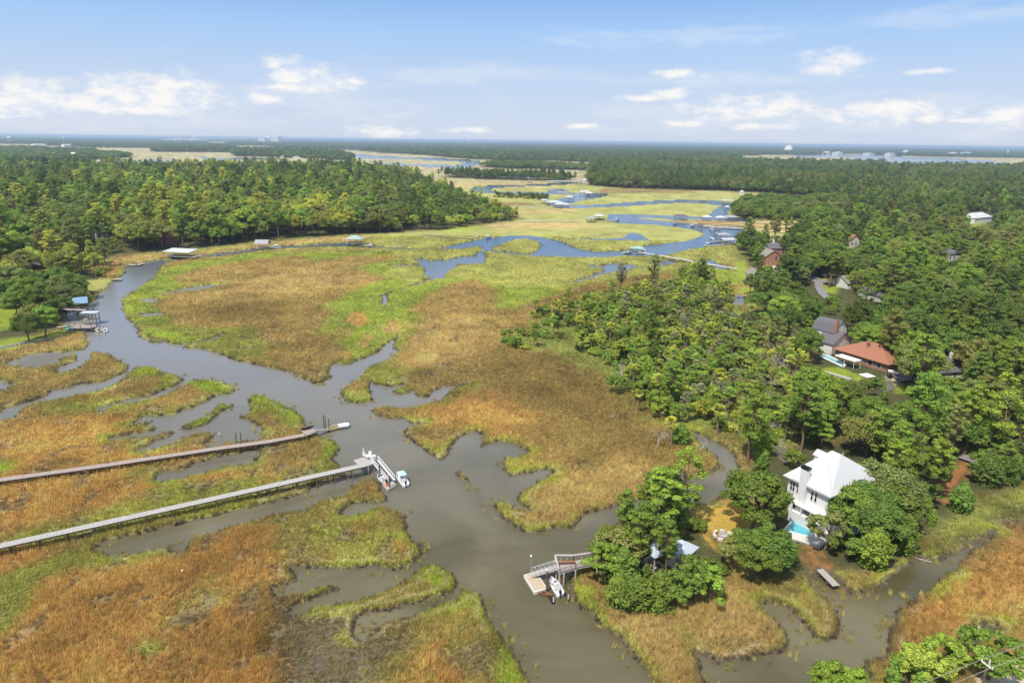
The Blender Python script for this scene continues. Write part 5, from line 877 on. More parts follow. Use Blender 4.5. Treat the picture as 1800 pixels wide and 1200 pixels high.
# ---- the white house
zE = 8.6; A_, B_ = P(1377.7, 834, zE), P(1460, 874, zE); d = B_-A_; LX = d.length; rz = math.atan2(d.y, d.x); t_ = thing('house', 'large white house with white metal hip roof and tall white chimney beside the pool', 'house', (A_.x, A_.y, .3), rz); mark(P(1440, 880), 'the white house')
zE -= .3; ov = .7; x0, x1, y0, y1 = ov, LX-ov, ov, 15.
w = MB(); w.box(((x0+x1)/2, (y0+y1)/2, zE/2-.4), (x1-x0, y1-y0, zE+.6)); w.box((x0-.02+(x1-x0)/2, y0-.04, 4.55), (x1-x0+.1, .14, .35)); w.box((x1-3.2, y0-.9, 1.4), (6.6, 1.8, 2.4)); w.box((x1+1.6, y0+5, 2.1), (3.2, 6, 4.6)); wl = w.build('wall', M['white'], t_)
r = MB(); r.hip(x0, x1, y0, y1, zE+.02, 5.0, ov, .3, inset=LX*.41, axis='x'); r.hip(LX*.26, x1+.12, y0-.1, y0+9, zE+.16, 3.5, ov, .25, inset=LX*.37, axis='y'); ro = r.build('roof', M['white_metal'], t_)
sa = MB(); Lr, Dr, ir = x1-x0+2*ov, y1-y0+2*ov, LX*.41; hd = Dr/2
for u in np.arange(.35, Lr, .55):
    t = min(1, u/ir, (Lr-u)/ir)*.985; sa.bar((x0-ov+u, y0-ov, zE+.04), (x0-ov+u, y0-ov+t*hd, zE+.04+t*5.0), .07, .05)
for v in np.arange(.35, Dr, .55):
    t = min(1, v/hd, (Dr-v)/hd)*.985; sa.bar((x0-ov, y0-ov+v, zE+.04), (x0-ov+t*ir, y0-ov+v, zE+.04+t*5.0), .07, .05)
sa.build('roof_seam', M['alu'], ro); gt = MB(); gt.bar((x0-ov-.06, y0-ov-.06, zE-.12), (x1+ov+.06, y0-ov-.06, zE-.12), .14, .16); gt.bar((x0-ov-.06, y0-ov, zE-.12), (x0-ov-.06, y1+ov, zE-.12), .14, .16); gt.build('gutter', M['alu'], ro)
sm_ = MB()   # standing seams are part of the metal roof; a few pipes stand on it
for x, y, z in ((3.2, 3.6, zE+2.2), (6.2, 8.2, zE+5.0)): sm_.cyl((x, y, z-.4), (x, y, z+.35), .09, n=6)
sm_.build('vent_pipe', M['alu'], ro)
c = MB(); c.box((LX*.43, y0-.45, 6.4), (1.5, .9, 10.2)); co_ = c.build('chimney', M['white'], ro); c = MB(); c.box((LX*.43, y0-.45, 11.62), (1.66, 1.06, .42)); [c.box((LX*.43+x, y0-.45, 11.9), (.4, .5, .2)) for x in (-.45, .25)]; c.build('chimney_cap', M['black'], co_)
dm = MB(); dm.box((.9, 9.9, zE+1.2), (1.8, 2.0, 2.0)); dr = dm.build('dormer', M['white'], ro); dm = MB(); dm.gable(0, 1.9, 8.9, 10.9, zE+2.2, .7, .25); dm.build('dormer_roof', M['white_metal'], dr)
for u in (1.5, 2.05, 3.0, 3.6, LX*.60, LX*.68): window(t_, (u, y0-.01, 6.5), .5, 1.9, 0)
for u in (2.6, 4.0): window(t_, (u, y0-.01, 3.1), .9, 2.0, 0)
window(t_, (LX*.56, y0-.01, 3.4), 1.7, 1.8, 0, pane='greysiding'); window(t_, (LX*.74, y0-.01, 3.4), 2.0, 1.8, 0, pane='greysiding')
window(t_, (x1+.01, y0+1.2, 6.4), .7, 1.5, math.pi/2); window(t_, (x1+.01, y0+4.5, 6.4), .9, 1.6, math.pi/2)
pr = MB(); pr.box(((x0+x1)/2+1.2, y0-.9, 4.25), (x1-x0-2.0, 1.9, .16)); [pr.box((x, y0-1.75, 3.4), (.16, .16, 1.6)) for x in (3.4, 5.4, 7.4, x1-.3)]; pr.build('porch', M['white'], t_)
sr = MB(); sr.bar((x1+.6, y0-.2, 4.9), (x1+4.0, y0+2.2, 4.9), .1); [sr.bar((x1+.6+i*.57, y0-.2+i*.4, 4.3), (x1+.6+i*.57, y0-.2+i*.4, 4.9), .06) for i in range(7)]; sr.box((x1+2.2, y0+1.5, 4.25), (3.6, 3.2, .12)); sr.build('balcony', M['white'], t_)
# patio and pool
pq = [P(*v, .7) for v in ((1392, 948), (1440, 962), (1500, 925), (1470, 905), (1425, 905), (1392, 920))]; o = pq[0]; t_ = thing('patio', 'pale paved patio around the blue pool in front of the white house', 'patio', (o.x, o.y, 0)); m = MB(); m.prism([(v.x-o.x, v.y-o.y) for v in pq], .2, .78); m.build('paving', M['paving'], t_); m = MB(); e = [Vector((v.x-o.x, v.y-o.y)) for v in pq]; [m.bar((*e[i], .83), (*e[i+1], .83), .35, .1) for i in (0, 1)]; m.build('coping', M['concrete'], t_)
pq = [P(*v, .8) for v in ((1378, 932), (1424, 944), (1438, 918), (1402, 904))]; o = pq[0]; t_ = thing('swimming_pool', 'turquoise swimming pool partly hidden by oaks below the white house', 'pool', (o.x, o.y, 0)); e = [Vector((v.x-o.x, v.y-o.y)) for v in pq]; m = MB(); m.prism([tuple(v) for v in e], .3, .86); m.build('pool_water', M['pool'], t_); m = MB(); [m.bar((*e[i], .87), (*e[(i+1) % 4], .87), .4, .12) for i in range(4)]; m.build('pool_edge', M['white'], t_)
# ---- pavilions on the point
for px_, py_, lx_, ly_, rz_, lab in ((1149, 958, 3.7, 2.7, -58, 'open pavilion with white metal roof on the wooded point, left of the two'), (1198, 957, 3.5, 3.5, -42, 'open pavilion with white hipped metal roof on the wooded point, right of the two')):
    p = P(px_, py_, 4.2); t_ = thing('pavilion', lab, 'pavilion', (p.x, p.y, .4), R(rz_)); lx_, ly_ = lx_/2, ly_/2; MB().hip(-lx_, lx_, -ly_, ly_, 3.3, 1.5, .5, .16).build('roof', M['blue_metal'], t_)
    for x in (-lx_, lx_):
        for y in (-ly_, ly_): MB().box((x, y, 1.6), (.2, .2, 3.3)).build('post', M['post_pale'], t_)
    MB().box((0, 0, .05), (lx_*2+.3, ly_*2+.3, .2)).build('floor', M['paving'], t_); m = MB(); m.box((0, 0, .75), (1.8, .9, .08)); [m.box((x, 0, .4), (.12, .7, .65)) for x in (-.6, .6)]; m.box((0, .75, .45), (1.8, .3, .06)); m.box((0, -.75, .45), (1.8, .3, .06)); m.build('picnic_table', M['deck_tan'], t_); mark(p, 'the pavilions')
p = P(1271, 943, .8); t_ = thing('fire_pit_seats', 'pale grey stone seats around a fire pit on the orange lawn', 'fire pit', p); MB().lathe([(.8, 0), (.8, .45), (.6, .45), (.6, .2)], n=12).build('stone_ring', M['concrete'], t_)
for a in range(5): MB().box((1.6*math.cos(a*.9+.5), 1.6*math.sin(a*.9+.5), .25), (.9, .45, .5), a*.9+.5+math.pi/2).build('seat', M['paving'], t_)
# ---- houses of the right bank
house('white lower house wing with dark grey roof directly behind the red-brown roof', (1461, 622), (1494, 613), 6, .8, 3.6, 'gable_y', 3.0, 'cream', 'shingle', [('f', 2.2, 1.6, .6, 1.2), ('f', 5.6, 2.2, .6, 1.2), ('r', 3, 2.0, .8, 1.2)], None, markname='the white gambrel house')
a = P(1461, 622, .8); d = P(1494, 613, .8)-a; d.normalize(); a = a+d*4.2+Vector((-d.y, d.x, 0))*2.6; t_ = thing('house', 'white gambrel house with dark grey roof and brick chimney among the oaks', 'house', (a.x, a.y, .5), math.atan2(d.y, d.x)); m = MB(); m.box((4, 4, 3.3), (8, 8, 7)); m.add([(0, 0, 6.79), (8, 0, 6.79), (6.6, 0, 9.2), (4, 0, 10.2), (1.4, 0, 9.2), (0, 8, 6.79), (8, 8, 6.79), (6.6, 8, 9.2), (4, 8, 10.2), (1.4, 8, 9.2)], [(0, 1, 2, 3, 4), (9, 8, 7, 6, 5), (0, 5, 6, 1), (1, 6, 7, 2), (2, 7, 8, 3), (3, 8, 9, 4), (4, 9, 5, 0)]); m.build('wall', M['cream'], t_)
r = MB(); pr_ = [(-.3, 6.6), (1.3, 9.35), (4, 10.4), (6.7, 9.35), (8.3, 6.6)]
for (xa, za), (xb, zb) in zip(pr_[:-1], pr_[1:]): r.add([(xa, -.4, za), (xb, -.4, zb), (xb, 8.3, zb), (xa, 8.3, za), (xa, -.4, za-.15), (xb, -.4, zb-.15), (xb, 8.3, zb-.15), (xa, 8.3, za-.15)], [(0, 1, 2, 3), (7, 6, 5, 4), (0, 4, 5, 1), (1, 5, 6, 2), (2, 6, 7, 3), (3, 7, 4, 0)])
ro = r.build('roof', M['shingle'], t_); MB().box((.4, -.5, 6), (1.1, .8, 10.6)).build('chimney', M['brick'], ro); window(t_, (5.6, -.01, 7.2), .6, 1.5, 0); window(t_, (2.4, -.01, 4.0), .6, 1.2, 0); window(t_, (8.01, 3, 4), .9, 1.3, math.pi/2)
house('long low house with wide red-brown hip roof and white patio awning', (1467, 625), (1558, 653), 14, .8, 2.6, 'hip', 3.5, 'brick', 'shingle_red', [('f', 10, 1.6, 1.2, 1.2), ('f', 13, 1.6, 1.6, 1.6), ('f', 16, 1.6, 1.6, 1.6)], (8.5, 4.4, 6.3), ov=.9, markname='the red-brown roof')
p = P(1491, 629, 3.3); q = P(1556, 650, .8)-P(1468, 622, .8); t_ = thing('awning', 'flat white patio awning against the left side of the red-brown roof', 'awning', (p.x, p.y, .6), math.atan2(q.y, q.x)); MB().box((0, 0, 2.75), (7.5, 3.6, .14)).build('canopy', M['white'], t_)
for x in (-3.5, 0, 3.5):
    for y in (-1.6, 1.6): MB().box((x, y, 1.35), (.12, .12, 2.7)).build('post', M['white'], t_)
p = P(1524, 662, 2.4); t_ = thing('shade_sail', 'white square canopy in front of the red-brown roofed house', 'canopy', (p.x, p.y, .6), R(20)); MB().hip(-1.5, 1.5, -1.5, 1.5, 2.3, .7, .2, .06).build('canopy', M['white'], t_)
for x in (-1.4, 1.4):
    for y in (-1.4, 1.4): MB().box((x, y, 1.15), (.08, .08, 2.3)).build('post', M['white'], t_)
pq = [P(*v, .8) for v in ((1443, 627), (1482, 645), (1486, 641), (1450, 623))]; o = pq[0]; t_ = thing('patio_wall', 'white and turquoise pool edge left of the red-brown roofed house', 'pool', (o.x, o.y, 0)); e = [Vector((v.x-o.x, v.y-o.y)) for v in pq]; m = MB(); m.prism([tuple(v) for v in e], .3, .9); m.build('pool_water', M['pool'], t_); m = MB(); [m.bar((*e[i], .95), (*e[(i+1) % 4], .95), .8, .3) for i in range(4)]; m.build('pool_edge', M['white'], t_)
a, b = P(1450, 655, 1), P(1496, 668, 1); t_ = thing('sea_wall', 'low pale wall along the garden below the red-brown roofed house', 'wall', (a.x, a.y, 0)); d = b-a; MB().bar((0, 0, .9), (d.x, d.y, .9), .5, 1.0).build('wall', M['concrete'], t_); MB().bar((0, 0, 1.45), (d.x, d.y, 1.45), .65, .1).build('cap', M['paving'], t_)
p = P(1564, 660, 1.0); t_ = thing('golf_cart', 'white roofed utility cart parked on the sandy ramp by the red-brown roofed house', 'cart', (p.x, p.y, .7), R(70)); MB().box((0, 0, .55), (2.4, 1.2, .5)).build('body', M['dark'], t_); MB().box((0, 0, 1.9), (1.9, 1.4, .1)).build('roof', M['white'], t_); MB().box((-.2, 0, .95), (.5, 1.1, .4)).build('seat', M['dark'], t_)
for x in (-.8, .85):
    for s in (-.6, .6): MB().cyl((x, s-.08, .28), (x, s+.08, .28), .28, n=12).build('wheel', M['black'], t_); MB().bar((x, s*.9, .6), (x*.9, s, 1.9), .06).build('roof_post', M['alu'], t_)
house('low house with dark grey gable roof and cream chimney under tall pines', (1648, 668), (1706, 664), 9, .8, 2.6, 'gable', 2.8, 'cream', 'shingle', [('f', 2, 1.6, 1, 1.2), ('f', 6, 1.6, 1, 1.2)], (8, 4.5, 6.8), cm='cream', markname='the grey roofed house')
house('grey garage with tan shingle roof and white framed doors, right edge of photo', (1748, 772), (1790, 762), 12, .8, 4.6, 'gable', 2.6, 'greysiding', 'shingle_tan', [('f', 1.6, 1.5, 2.0, 2.4), ('f', 4.4, 1.5, 2.0, 2.4), ('f', 3, 4.2, 1.0, .8)], None, markname='the grey garage')
house('red brick house with gabled front and grey roof near the white walkway', (1344, 466), (1372, 466), 14, .6, 5.2, 'gable_y', 3.4, 'brick', 'shingle_tan', [('f', 6.5, 4.6, 1.4, 2.4), ('f', 2, 2, 1, 1.5)], None, markname='the brick house')
house('dark grey hip roofed wing standing behind the red brick house', (1352, 452), (1382, 452), 12, .6, 5.6, 'hip', 3.6, 'brick', 'shingle', [('f', 3, 5, 1, 1.5), ('r', 3, 5, 1, 1.5)], (4, 5, 10.2), cm='white')
house('grey roofed low house beside the shore lawn right of the small dark pool', (1330, 497), (1350, 497), 16, .6, 2.8, 'gable_y', 2.6, 'cream', 'shingle_tan', [('f', 2, 1.5, 1, 1)], None)
for lab, A, B, dp, wh, rt, rh, wl, rm in (('tan brick house half hidden by trees above the curved drive', (1492, 436), (1510, 435), 12, 5.5, 'gable_y', 3.5, 'cream', 'shingle_red'), ('two tier white house with dark grey hip roof among the trees', (1664, 462), (1688, 460), 14, 5.5, 'hip', 3, 'white', 'shingle'), ('slate roofed house deep in the trees left of the two tier white house', (1634, 484), (1655, 483), 12, 3, 'hip', 3.2, 'brick', 'shingle'),
  ('grey roof peeping from the trees above the huge dark oak, left one', (1541, 531), (1560, 530), 12, 3, 'hip', 3, 'cream', 'shingle'), ('grey roof peeping from the trees above the huge dark oak, right one', (1586, 536), (1606, 534), 12, 3, 'hip', 3, 'cream', 'shingle'), ('small grey roofed house at the bend of the drive', (1489, 508), (1520, 506), 10, 3, 'gable', 2.8, 'cream', 'shingle_tan'),
  ('large white mansion with pale metal roof on the far right', (1712, 393), (1742, 390), 13, 5, 'hip', 4, 'white', 'white_metal'), ('cream gabled house with grey roof at the edge of the big forest', (170, 420), (193, 417), 16, 6, 'gable_y', 5, 'cream', 'shingle'), ('orange-red house glimpsed through trees behind the long white boat shed', (292, 430), (312, 428), 10, 5, 'gable', 3, 'brick', 'shingle_red'), ('low brick house with dark roof behind the lawn on the far left', (54, 478), (80, 476), 10, 3.2, 'hip', 2.8, 'brick', 'shingle'),
  ('white house with tall dark windows among trees in the right distance', (1597, 393), (1612, 391), 12, 5, 'hip', 3, 'white', 'shingle')):
    house(lab, A, B, dp, .6, wh, rt, rh, wl, rm, [('f', 2.5, wh*.6, 1.4, 1.6), ('f', 6, wh*.6, 1.4, 1.6)] if wl != 'brick' else [('f', 3, 2, 1.2, 1.4)], None, near=False)
for p, nm in ((P(1728, 392), 'the white mansion'), (P(1676, 460), 'the two tier white house'), (P(182, 418), 'the cream gabled house'), (P(1450, 490), 'the curved drive'), (P(68, 476), 'the low brick house')): mark(p, nm)
# drive, lawn edge, parked cars
def ribbon(name, px, w, m, z=.75):
    W = [P(x, y, z) for x, y in px]; V = []
    for i, p in enumerate(W): d = (W[min(i+1, len(W)-1)]-W[max(i-1, 0)]); n = Vector((-d.y, d.x, 0)).normalized()*w/2; V += [p+n, p-n]
    return tag(MB().add(V, [(2*i, 2*i+1, 2*i+3, 2*i+2) for i in range(len(W)-1)]).build(name, M[m]), kind='structure')
ribbon('drive', [(1372, 470), (1400, 478), (1425, 486), (1438, 494), (1470, 499), (1510, 502), (1550, 506)], 7, 'road', 1.0); ribbon('drive', [(1438, 493), (1440, 505), (1446, 516), (1460, 528)], 4, 'road', 1.01); ribbon('road', [(1565, 640), (1600, 668), (1620, 660), (1580, 625), (1560, 610)], 8, 'road', 1.0); ribbon('drive', [(1690, 800), (1715, 812), (1760, 790), (1790, 775)], 4, 'road', 1.0)
ribbon('sandy_track', [(1236, 397), (1300, 401), (1350, 405), (1420, 412)], 5, 'sand', .9); ribbon('sandy_track', [(918, 388.5), (960, 388), (1022, 388)], 4, 'sand', .9); ribbon('sandy_track', [(905, 363.5), (935, 363.5), (962, 363)], 4, 'sand', .9); ribbon('sandy_track', [(1300, 411), (1360, 415), (1415, 420)], 4, 'sand', .9)
car('white parked car on the grass beside the curved drive', (1451, 485), R(10)); car('silver car parked in the shade where the drive leaves the brick house', (1394, 476), R(160), 'silver'); mark(P(1600, 660), 'the road by the red-brown roof')

# ---- docks around the marsh: each a thing of its own
pier('boardwalk', 'long white walkway from the green roofed dock across the marsh to the lawn', [(1121, 443), (1160, 449), (1200, 456), (1250, 465), (1296, 472)], 2.2, 1.8, 'paving', 6, 'post', False); mark(P(1200, 456), 'the long white walkway')
boathouse('open dock with pale green hip roof at the outer end of the white walkway', 1120, 443, 8, 6, R(-20), 'green_roof'); mark(P(1120, 443), 'the green roofed dock')
boat('white boat at the float left of the green roofed dock', (1093, 446), (1108, 444), .2); boat('white boat lying on the far side of the green roofed dock', (1135, 441), (1124, 439), .2)
D2 = 'small roofed docks in the distance'
for lab, cx, cy, lx, ly, rz_, roof, st in (('white roofed boat shed standing over the water at the foot of the dark shore oak', 1281, 427, 10, 6, 5, 'white_metal', 'shed'), ('grey hip roofed dock above the white roofed boat shed on the right shore', 1272, 418, 8, 7, 10, 'grey_roof', 'hip'), ('brown thatched looking dock beside the sandy track with boats', 1259, 406, 7, 6, 0, 'shingle_tan', 'hip'), ('dark roofed low dock at the near end of the brown boardwalks', 1228, 401, 6, 5, 0, 'shingle', 'hip'),
  ('dark two storey dock house at the tip of the grassy spit', 1196, 384, 12, 7, 0, 'shingle', 'hip'), ('bare frame dock without roofing on the brown boardwalk', 1229, 386, 7, 5, 0, None, 'hip'), ('white roofed gazebo dock on the brown boardwalk, left of two', 1242, 386, 8, 6, 0, 'white_metal', 'hip'), ('white roofed gazebo dock on the brown boardwalk, right of two', 1266, 387, 8, 6, 0, 'white_metal', 'hip'), ('large dark boat shed with pale roof edge where the creek bends', 1285, 386, 12, 8, 0, 'grey_roof', 'hip'),
  ('long flat white roofed dock at the far bend of the creek', 1279, 356, 14, 7, 0, 'white_metal', 'shed'), ('small white roofed dock on the trees side of the far bend', 1278, 368, 5, 4, 0, 'white_metal', 'hip'), ('white roofed dock on the spit beyond the row of small trees', 1053, 384, 9, 7, 0, 'white_metal', 'hip'), ('grey roofed dock left of the white roofed one behind the small trees', 1039, 388, 8, 6, 0, 'grey_roof', 'hip'),
  ('largest white roofed boathouse in the middle distance', 974, 359, 18, 11, 0, 'white_metal', 'hip'), ('second white roofed boathouse right beside the largest one', 988, 363, 16, 9, -8, 'white_metal', 'hip'), ('pale roofed shed among bushes left of the largest white boathouse', 958, 356, 9, 6, 0, 'blue_metal', 'hip'), ('white roofed dock above the far creek left of the others', 1001, 350, 9, 7, 0, 'white_metal', 'hip'),
  ('tall white arched boathouse on the far side of the creek', 1027, 340, 11, 8, 0, 'white_metal', 'gable'), ('white roofed open dock just right of the tall arched boathouse', 1035, 343, 9, 7, 0, 'white_metal', 'hip'), ('brown roofed dock between two others at the head of the far creek', 1050, 341, 8, 6, 0, 'shingle_tan', 'hip'), ('rust roofed dock farthest right at the head of the far creek', 1062, 341, 9, 7, 0, 'shingle_red', 'hip'), ('small dark dock far left up the distant creek', 932, 324, 8, 6, 0, 'shingle', 'hip'),
  ('white roofed dock far off beside the wide river', 815, 298, 16, 10, 0, 'white_metal', 'hip'), ('second dock far off by the wide river with dark roof', 850, 301, 14, 9, 0, 'shingle', 'hip')):
    boathouse(lab, cx, cy, lx, ly, R(rz_), roof, style=st, group=D2)
mark(P(1281, 427), 'the white roofed boat shed'); mark(P(1196, 384), 'the two storey dock house'); mark(P(974, 359), 'the largest white boathouse'); mark(P(1279, 356), 'the long flat dock at the far bend')
for lab, a, b in (('white boat moored at the tip of the lowest float on the right shore', (1236, 433), (1250, 431)), ('boat with a pale blue cover on the right shore docks', (1248, 418), (1254, 421)), ('white cruiser moored below the brown dock by the sandy track', (1255, 410), (1268, 415)), ('white boat on the lift left of the brown dock', (1246, 402), (1254, 405)), ('white boat at the outer end of the dark roofed low dock', (1209, 400), (1222, 398)), ('small white boat tied below the grassy spit', (1180, 395), (1190, 394)), ('white boat at the float right of the two docks by the small trees', (1074, 389), (1092, 387)),
  ('white boat moored on the far side of the brown boardwalk', (1274, 385), (1281, 384)), ('white boat far off in front of the second white boathouse', (1000, 367), (1008, 366)), ('white boat alone at the far bend', (1285, 351), (1290, 350)), ('white boat moored at the left float of the twin boats by the green marsh', (832, 418), (840, 417)), ('white boat moored at the right of the twin boats by the green marsh', (848, 420), (866, 417)), ('white boat beside the pale green roofed dock under the forest', (640, 433), (657, 431)), ('white boat by the small dock left along the forest shore', (478, 436), (492, 435))):
    boat(lab, a, b, .2, random.choice(['open', 'ttop', 'open']), group='boats at the distant docks', L=7.5)
pier('boardwalk', 'upper of the two brown boardwalks running right along the grassy spit', [(1180, 387), (1260, 389), (1340, 392), (1420, 396)], 1.6, 2.2, 'deck_old', 9, 'post', False); pier('boardwalk', 'lower of the two brown boardwalks running right along the grassy spit', [(1228, 392), (1300, 396), (1400, 402)], 1.6, 2.2, 'rust', 9, 'post', False); mark(P(1320, 392), 'the brown boardwalks')
pier('boardwalk', 'dark footbridge crossing the small pool among the trees', [(1293, 519), (1312, 520)], 1.4, 1.8, 'deck_old', 4, 'post', False); pier('boardwalk', 'thin pale footpath from the forest edge to the twin boats', [(745, 412), (790, 416), (832, 419)], 1.4, 1.2, 'deck', 8, 'post', False)
pier('floating_dock', 'float with moored boats running out from the right shore docks, lower one', [(1240, 432), (1275, 430)], .8, 2.2, 'deck', 5, 'post', False); pier('floating_dock', 'float running out from the right shore docks, upper one', [(1246, 425), (1280, 423)], .8, 2.2, 'deck', 5, 'post', False); pier('floating_dock', 'pale float reaching right from the docks by the small trees', [(1050, 385), (1085, 389)], .8, 2.5, 'deck', 6, 'post', False)
pier('boardwalk', 'fence-like low dock far off across the brown marsh', [(1060, 339), (1130, 336), (1160, 334)], 1.5, 2, 'deck_old', 12, 'post', False)
# left bank docks
boathouse('long white flat roofed boat shed on the creek below the forest', 318, 449, 17, 9, R(-12), 'white_metal', style='shed', ext=3, rh=2.4); mark(P(318, 449), 'the long white boat shed')
boathouse('pale green hip roofed dock standing under the forest edge', 624, 426, 11, 8, R(-3), 'green_roof', z=2.2, rh=2.2); mark(P(624, 426), 'the pale green dock under the forest'); boathouse('small white sided dock house on the forest shore', 462, 434, 8, 6, R(0), 'grey_roof', style='gable', rh=2); mark(P(462, 434), 'the small dock house on the forest shore')
pier('floating_dock', 'low grey float beside the small white sided dock house', [(466, 436), (494, 435)], .7, 2.5, 'deck', 6, 'post', False); pier('floating_dock', 'pale float right of the pale green dock under the forest', [(632, 431), (656, 432)], .7, 2.5, 'deck', 6, 'post', False); pier('floating_dock', 'weathered float below the small brown marsh on the upper left', [(216, 465), (240, 466), (252, 463)], .7, 2.2, 'deck', 5, 'post', False); pier('floating_dock', 'square grey float at the point of the yellow lawn on the left bank', [(198, 491), (214, 490)], .7, 3.4, 'deck', 4, 'post', False); mark(P(206, 490), 'the square grey float')
boathouse('dock house with bright blue roof on the left bank', 143, 541, 4.6, 3.8, R(28), 'blue_roof', style='gable', z=1.8, rh=1.8, ext=2, deck='deck_old'); mark(P(143, 541), 'the blue roofed dock'); boathouse('low brown roofed shed left of the blue roofed dock', 122, 541, 6, 4, R(0), 'grey_roof', style='shed', z=1.6, h=2.0)
pier('pier', 'grey walkway leading to the blue roofed dock', [(98, 541), (125, 544), (150, 545)], 1.7, 2.2, 'deck', 3); pier('pier', 'tan walkway leading to the cluttered dock below the blue roofed dock', [(100, 575), (130, 571), (150, 571)], 1.7, 1.5, 'deck_tan', 3)
boathouse('two level dock with pale flat roof on the left bank', 160, 561, 5.4, 3.4, R(8), 'blue_metal', style='shed', z=1.8, h=2.8, rh=.3); boathouse('open decked dock with brown benches beside the walkway on the left bank', 146, 574, 8, 4.6, R(8), None, z=1.7, h=1.2, deck='deck_old'); mark(P(150, 572), 'the cluttered left bank dock'); pier('floating_dock', 'narrow pale float at the front of the cluttered left bank dock', [(118, 583), (135, 579), (168, 576)], .8, 2, 'deck', 3)
boat('cream boat on the right of the blue roofed dock', (170, 533), (155, 537), .15, hm='foam'); boat('cream motorboat moored at the end of the left bank float, left one', (168, 579), (174, 584), .15, hm='foam', L=4.6); boat('white motorboat moored at the end of the left bank float, right one', (180, 577), (187, 586), .15, L=4.8); boat('grey covered boat in the slip between the two left bank docks', (134, 551), (120, 555), .15, 'ttop', L=5)
p = P(123, 578, 1); t_ = thing('covered_pump', 'teal tarpaulin bundle on the shore by the left bank docks', 'bundle', (p.x, p.y, .7), .3); MB().lathe([(1.2, 0), (1.3, .3), (.9, .8), (.3, 1.05)], n=10).build('tarpaulin', M['teal'], t_); MB().lathe([(1.38, 0), (1.4, .12), (1.3, .2)], n=10).build('base', M['concrete'], t_)
p = P(175.5, 583, .2); t_ = thing('piling', 'tall thin piling between the two motorboats of the left bank float', 'piling', (p.x, p.y, 0)); MB().cyl((0, 0, -1), (0, 0, 3.6), .12, n=8).build('post', M['post'], t_); MB().cyl((0, 0, 3.6), (0, 0, 3.8), .15, .05, 8).build('cap', M['white'], t_)
W = [P(x, y, .6) for x, y in ((-60, 624), (0, 612), (40, 603), (80, 597), (115, 590))]; t_ = thing('sea_wall', 'low stone seawall along the lawn with two oaks on the left bank', 'wall', (W[0].x, W[0].y, 0)); m = MB(); [m.bar((a-W[0])*1+Vector((0, 0, 0)), (b-W[0]), .5, 1.2) for a, b in zip(W[:-1], W[1:])]; m.v = [(x, y, z+.4) for x, y, z in m.v]; m.build('wall', M['concrete'], t_)
m = MB(); [m.box(((W[i].x+(W[i+1].x-W[i].x)*f-W[0].x), (W[i].y+(W[i+1].y-W[i].y)*f-W[0].y)-.6, .35), (random.uniform(.6, 1.3), random.uniform(.5, .9), random.uniform(.4, .8)), random.random()*3) for i in range(4) for f in (.1, .3, .5, .7, .9)]; m.build('rubble', M['concrete'], t_); mark(P(60, 598), 'the seawall lawn')
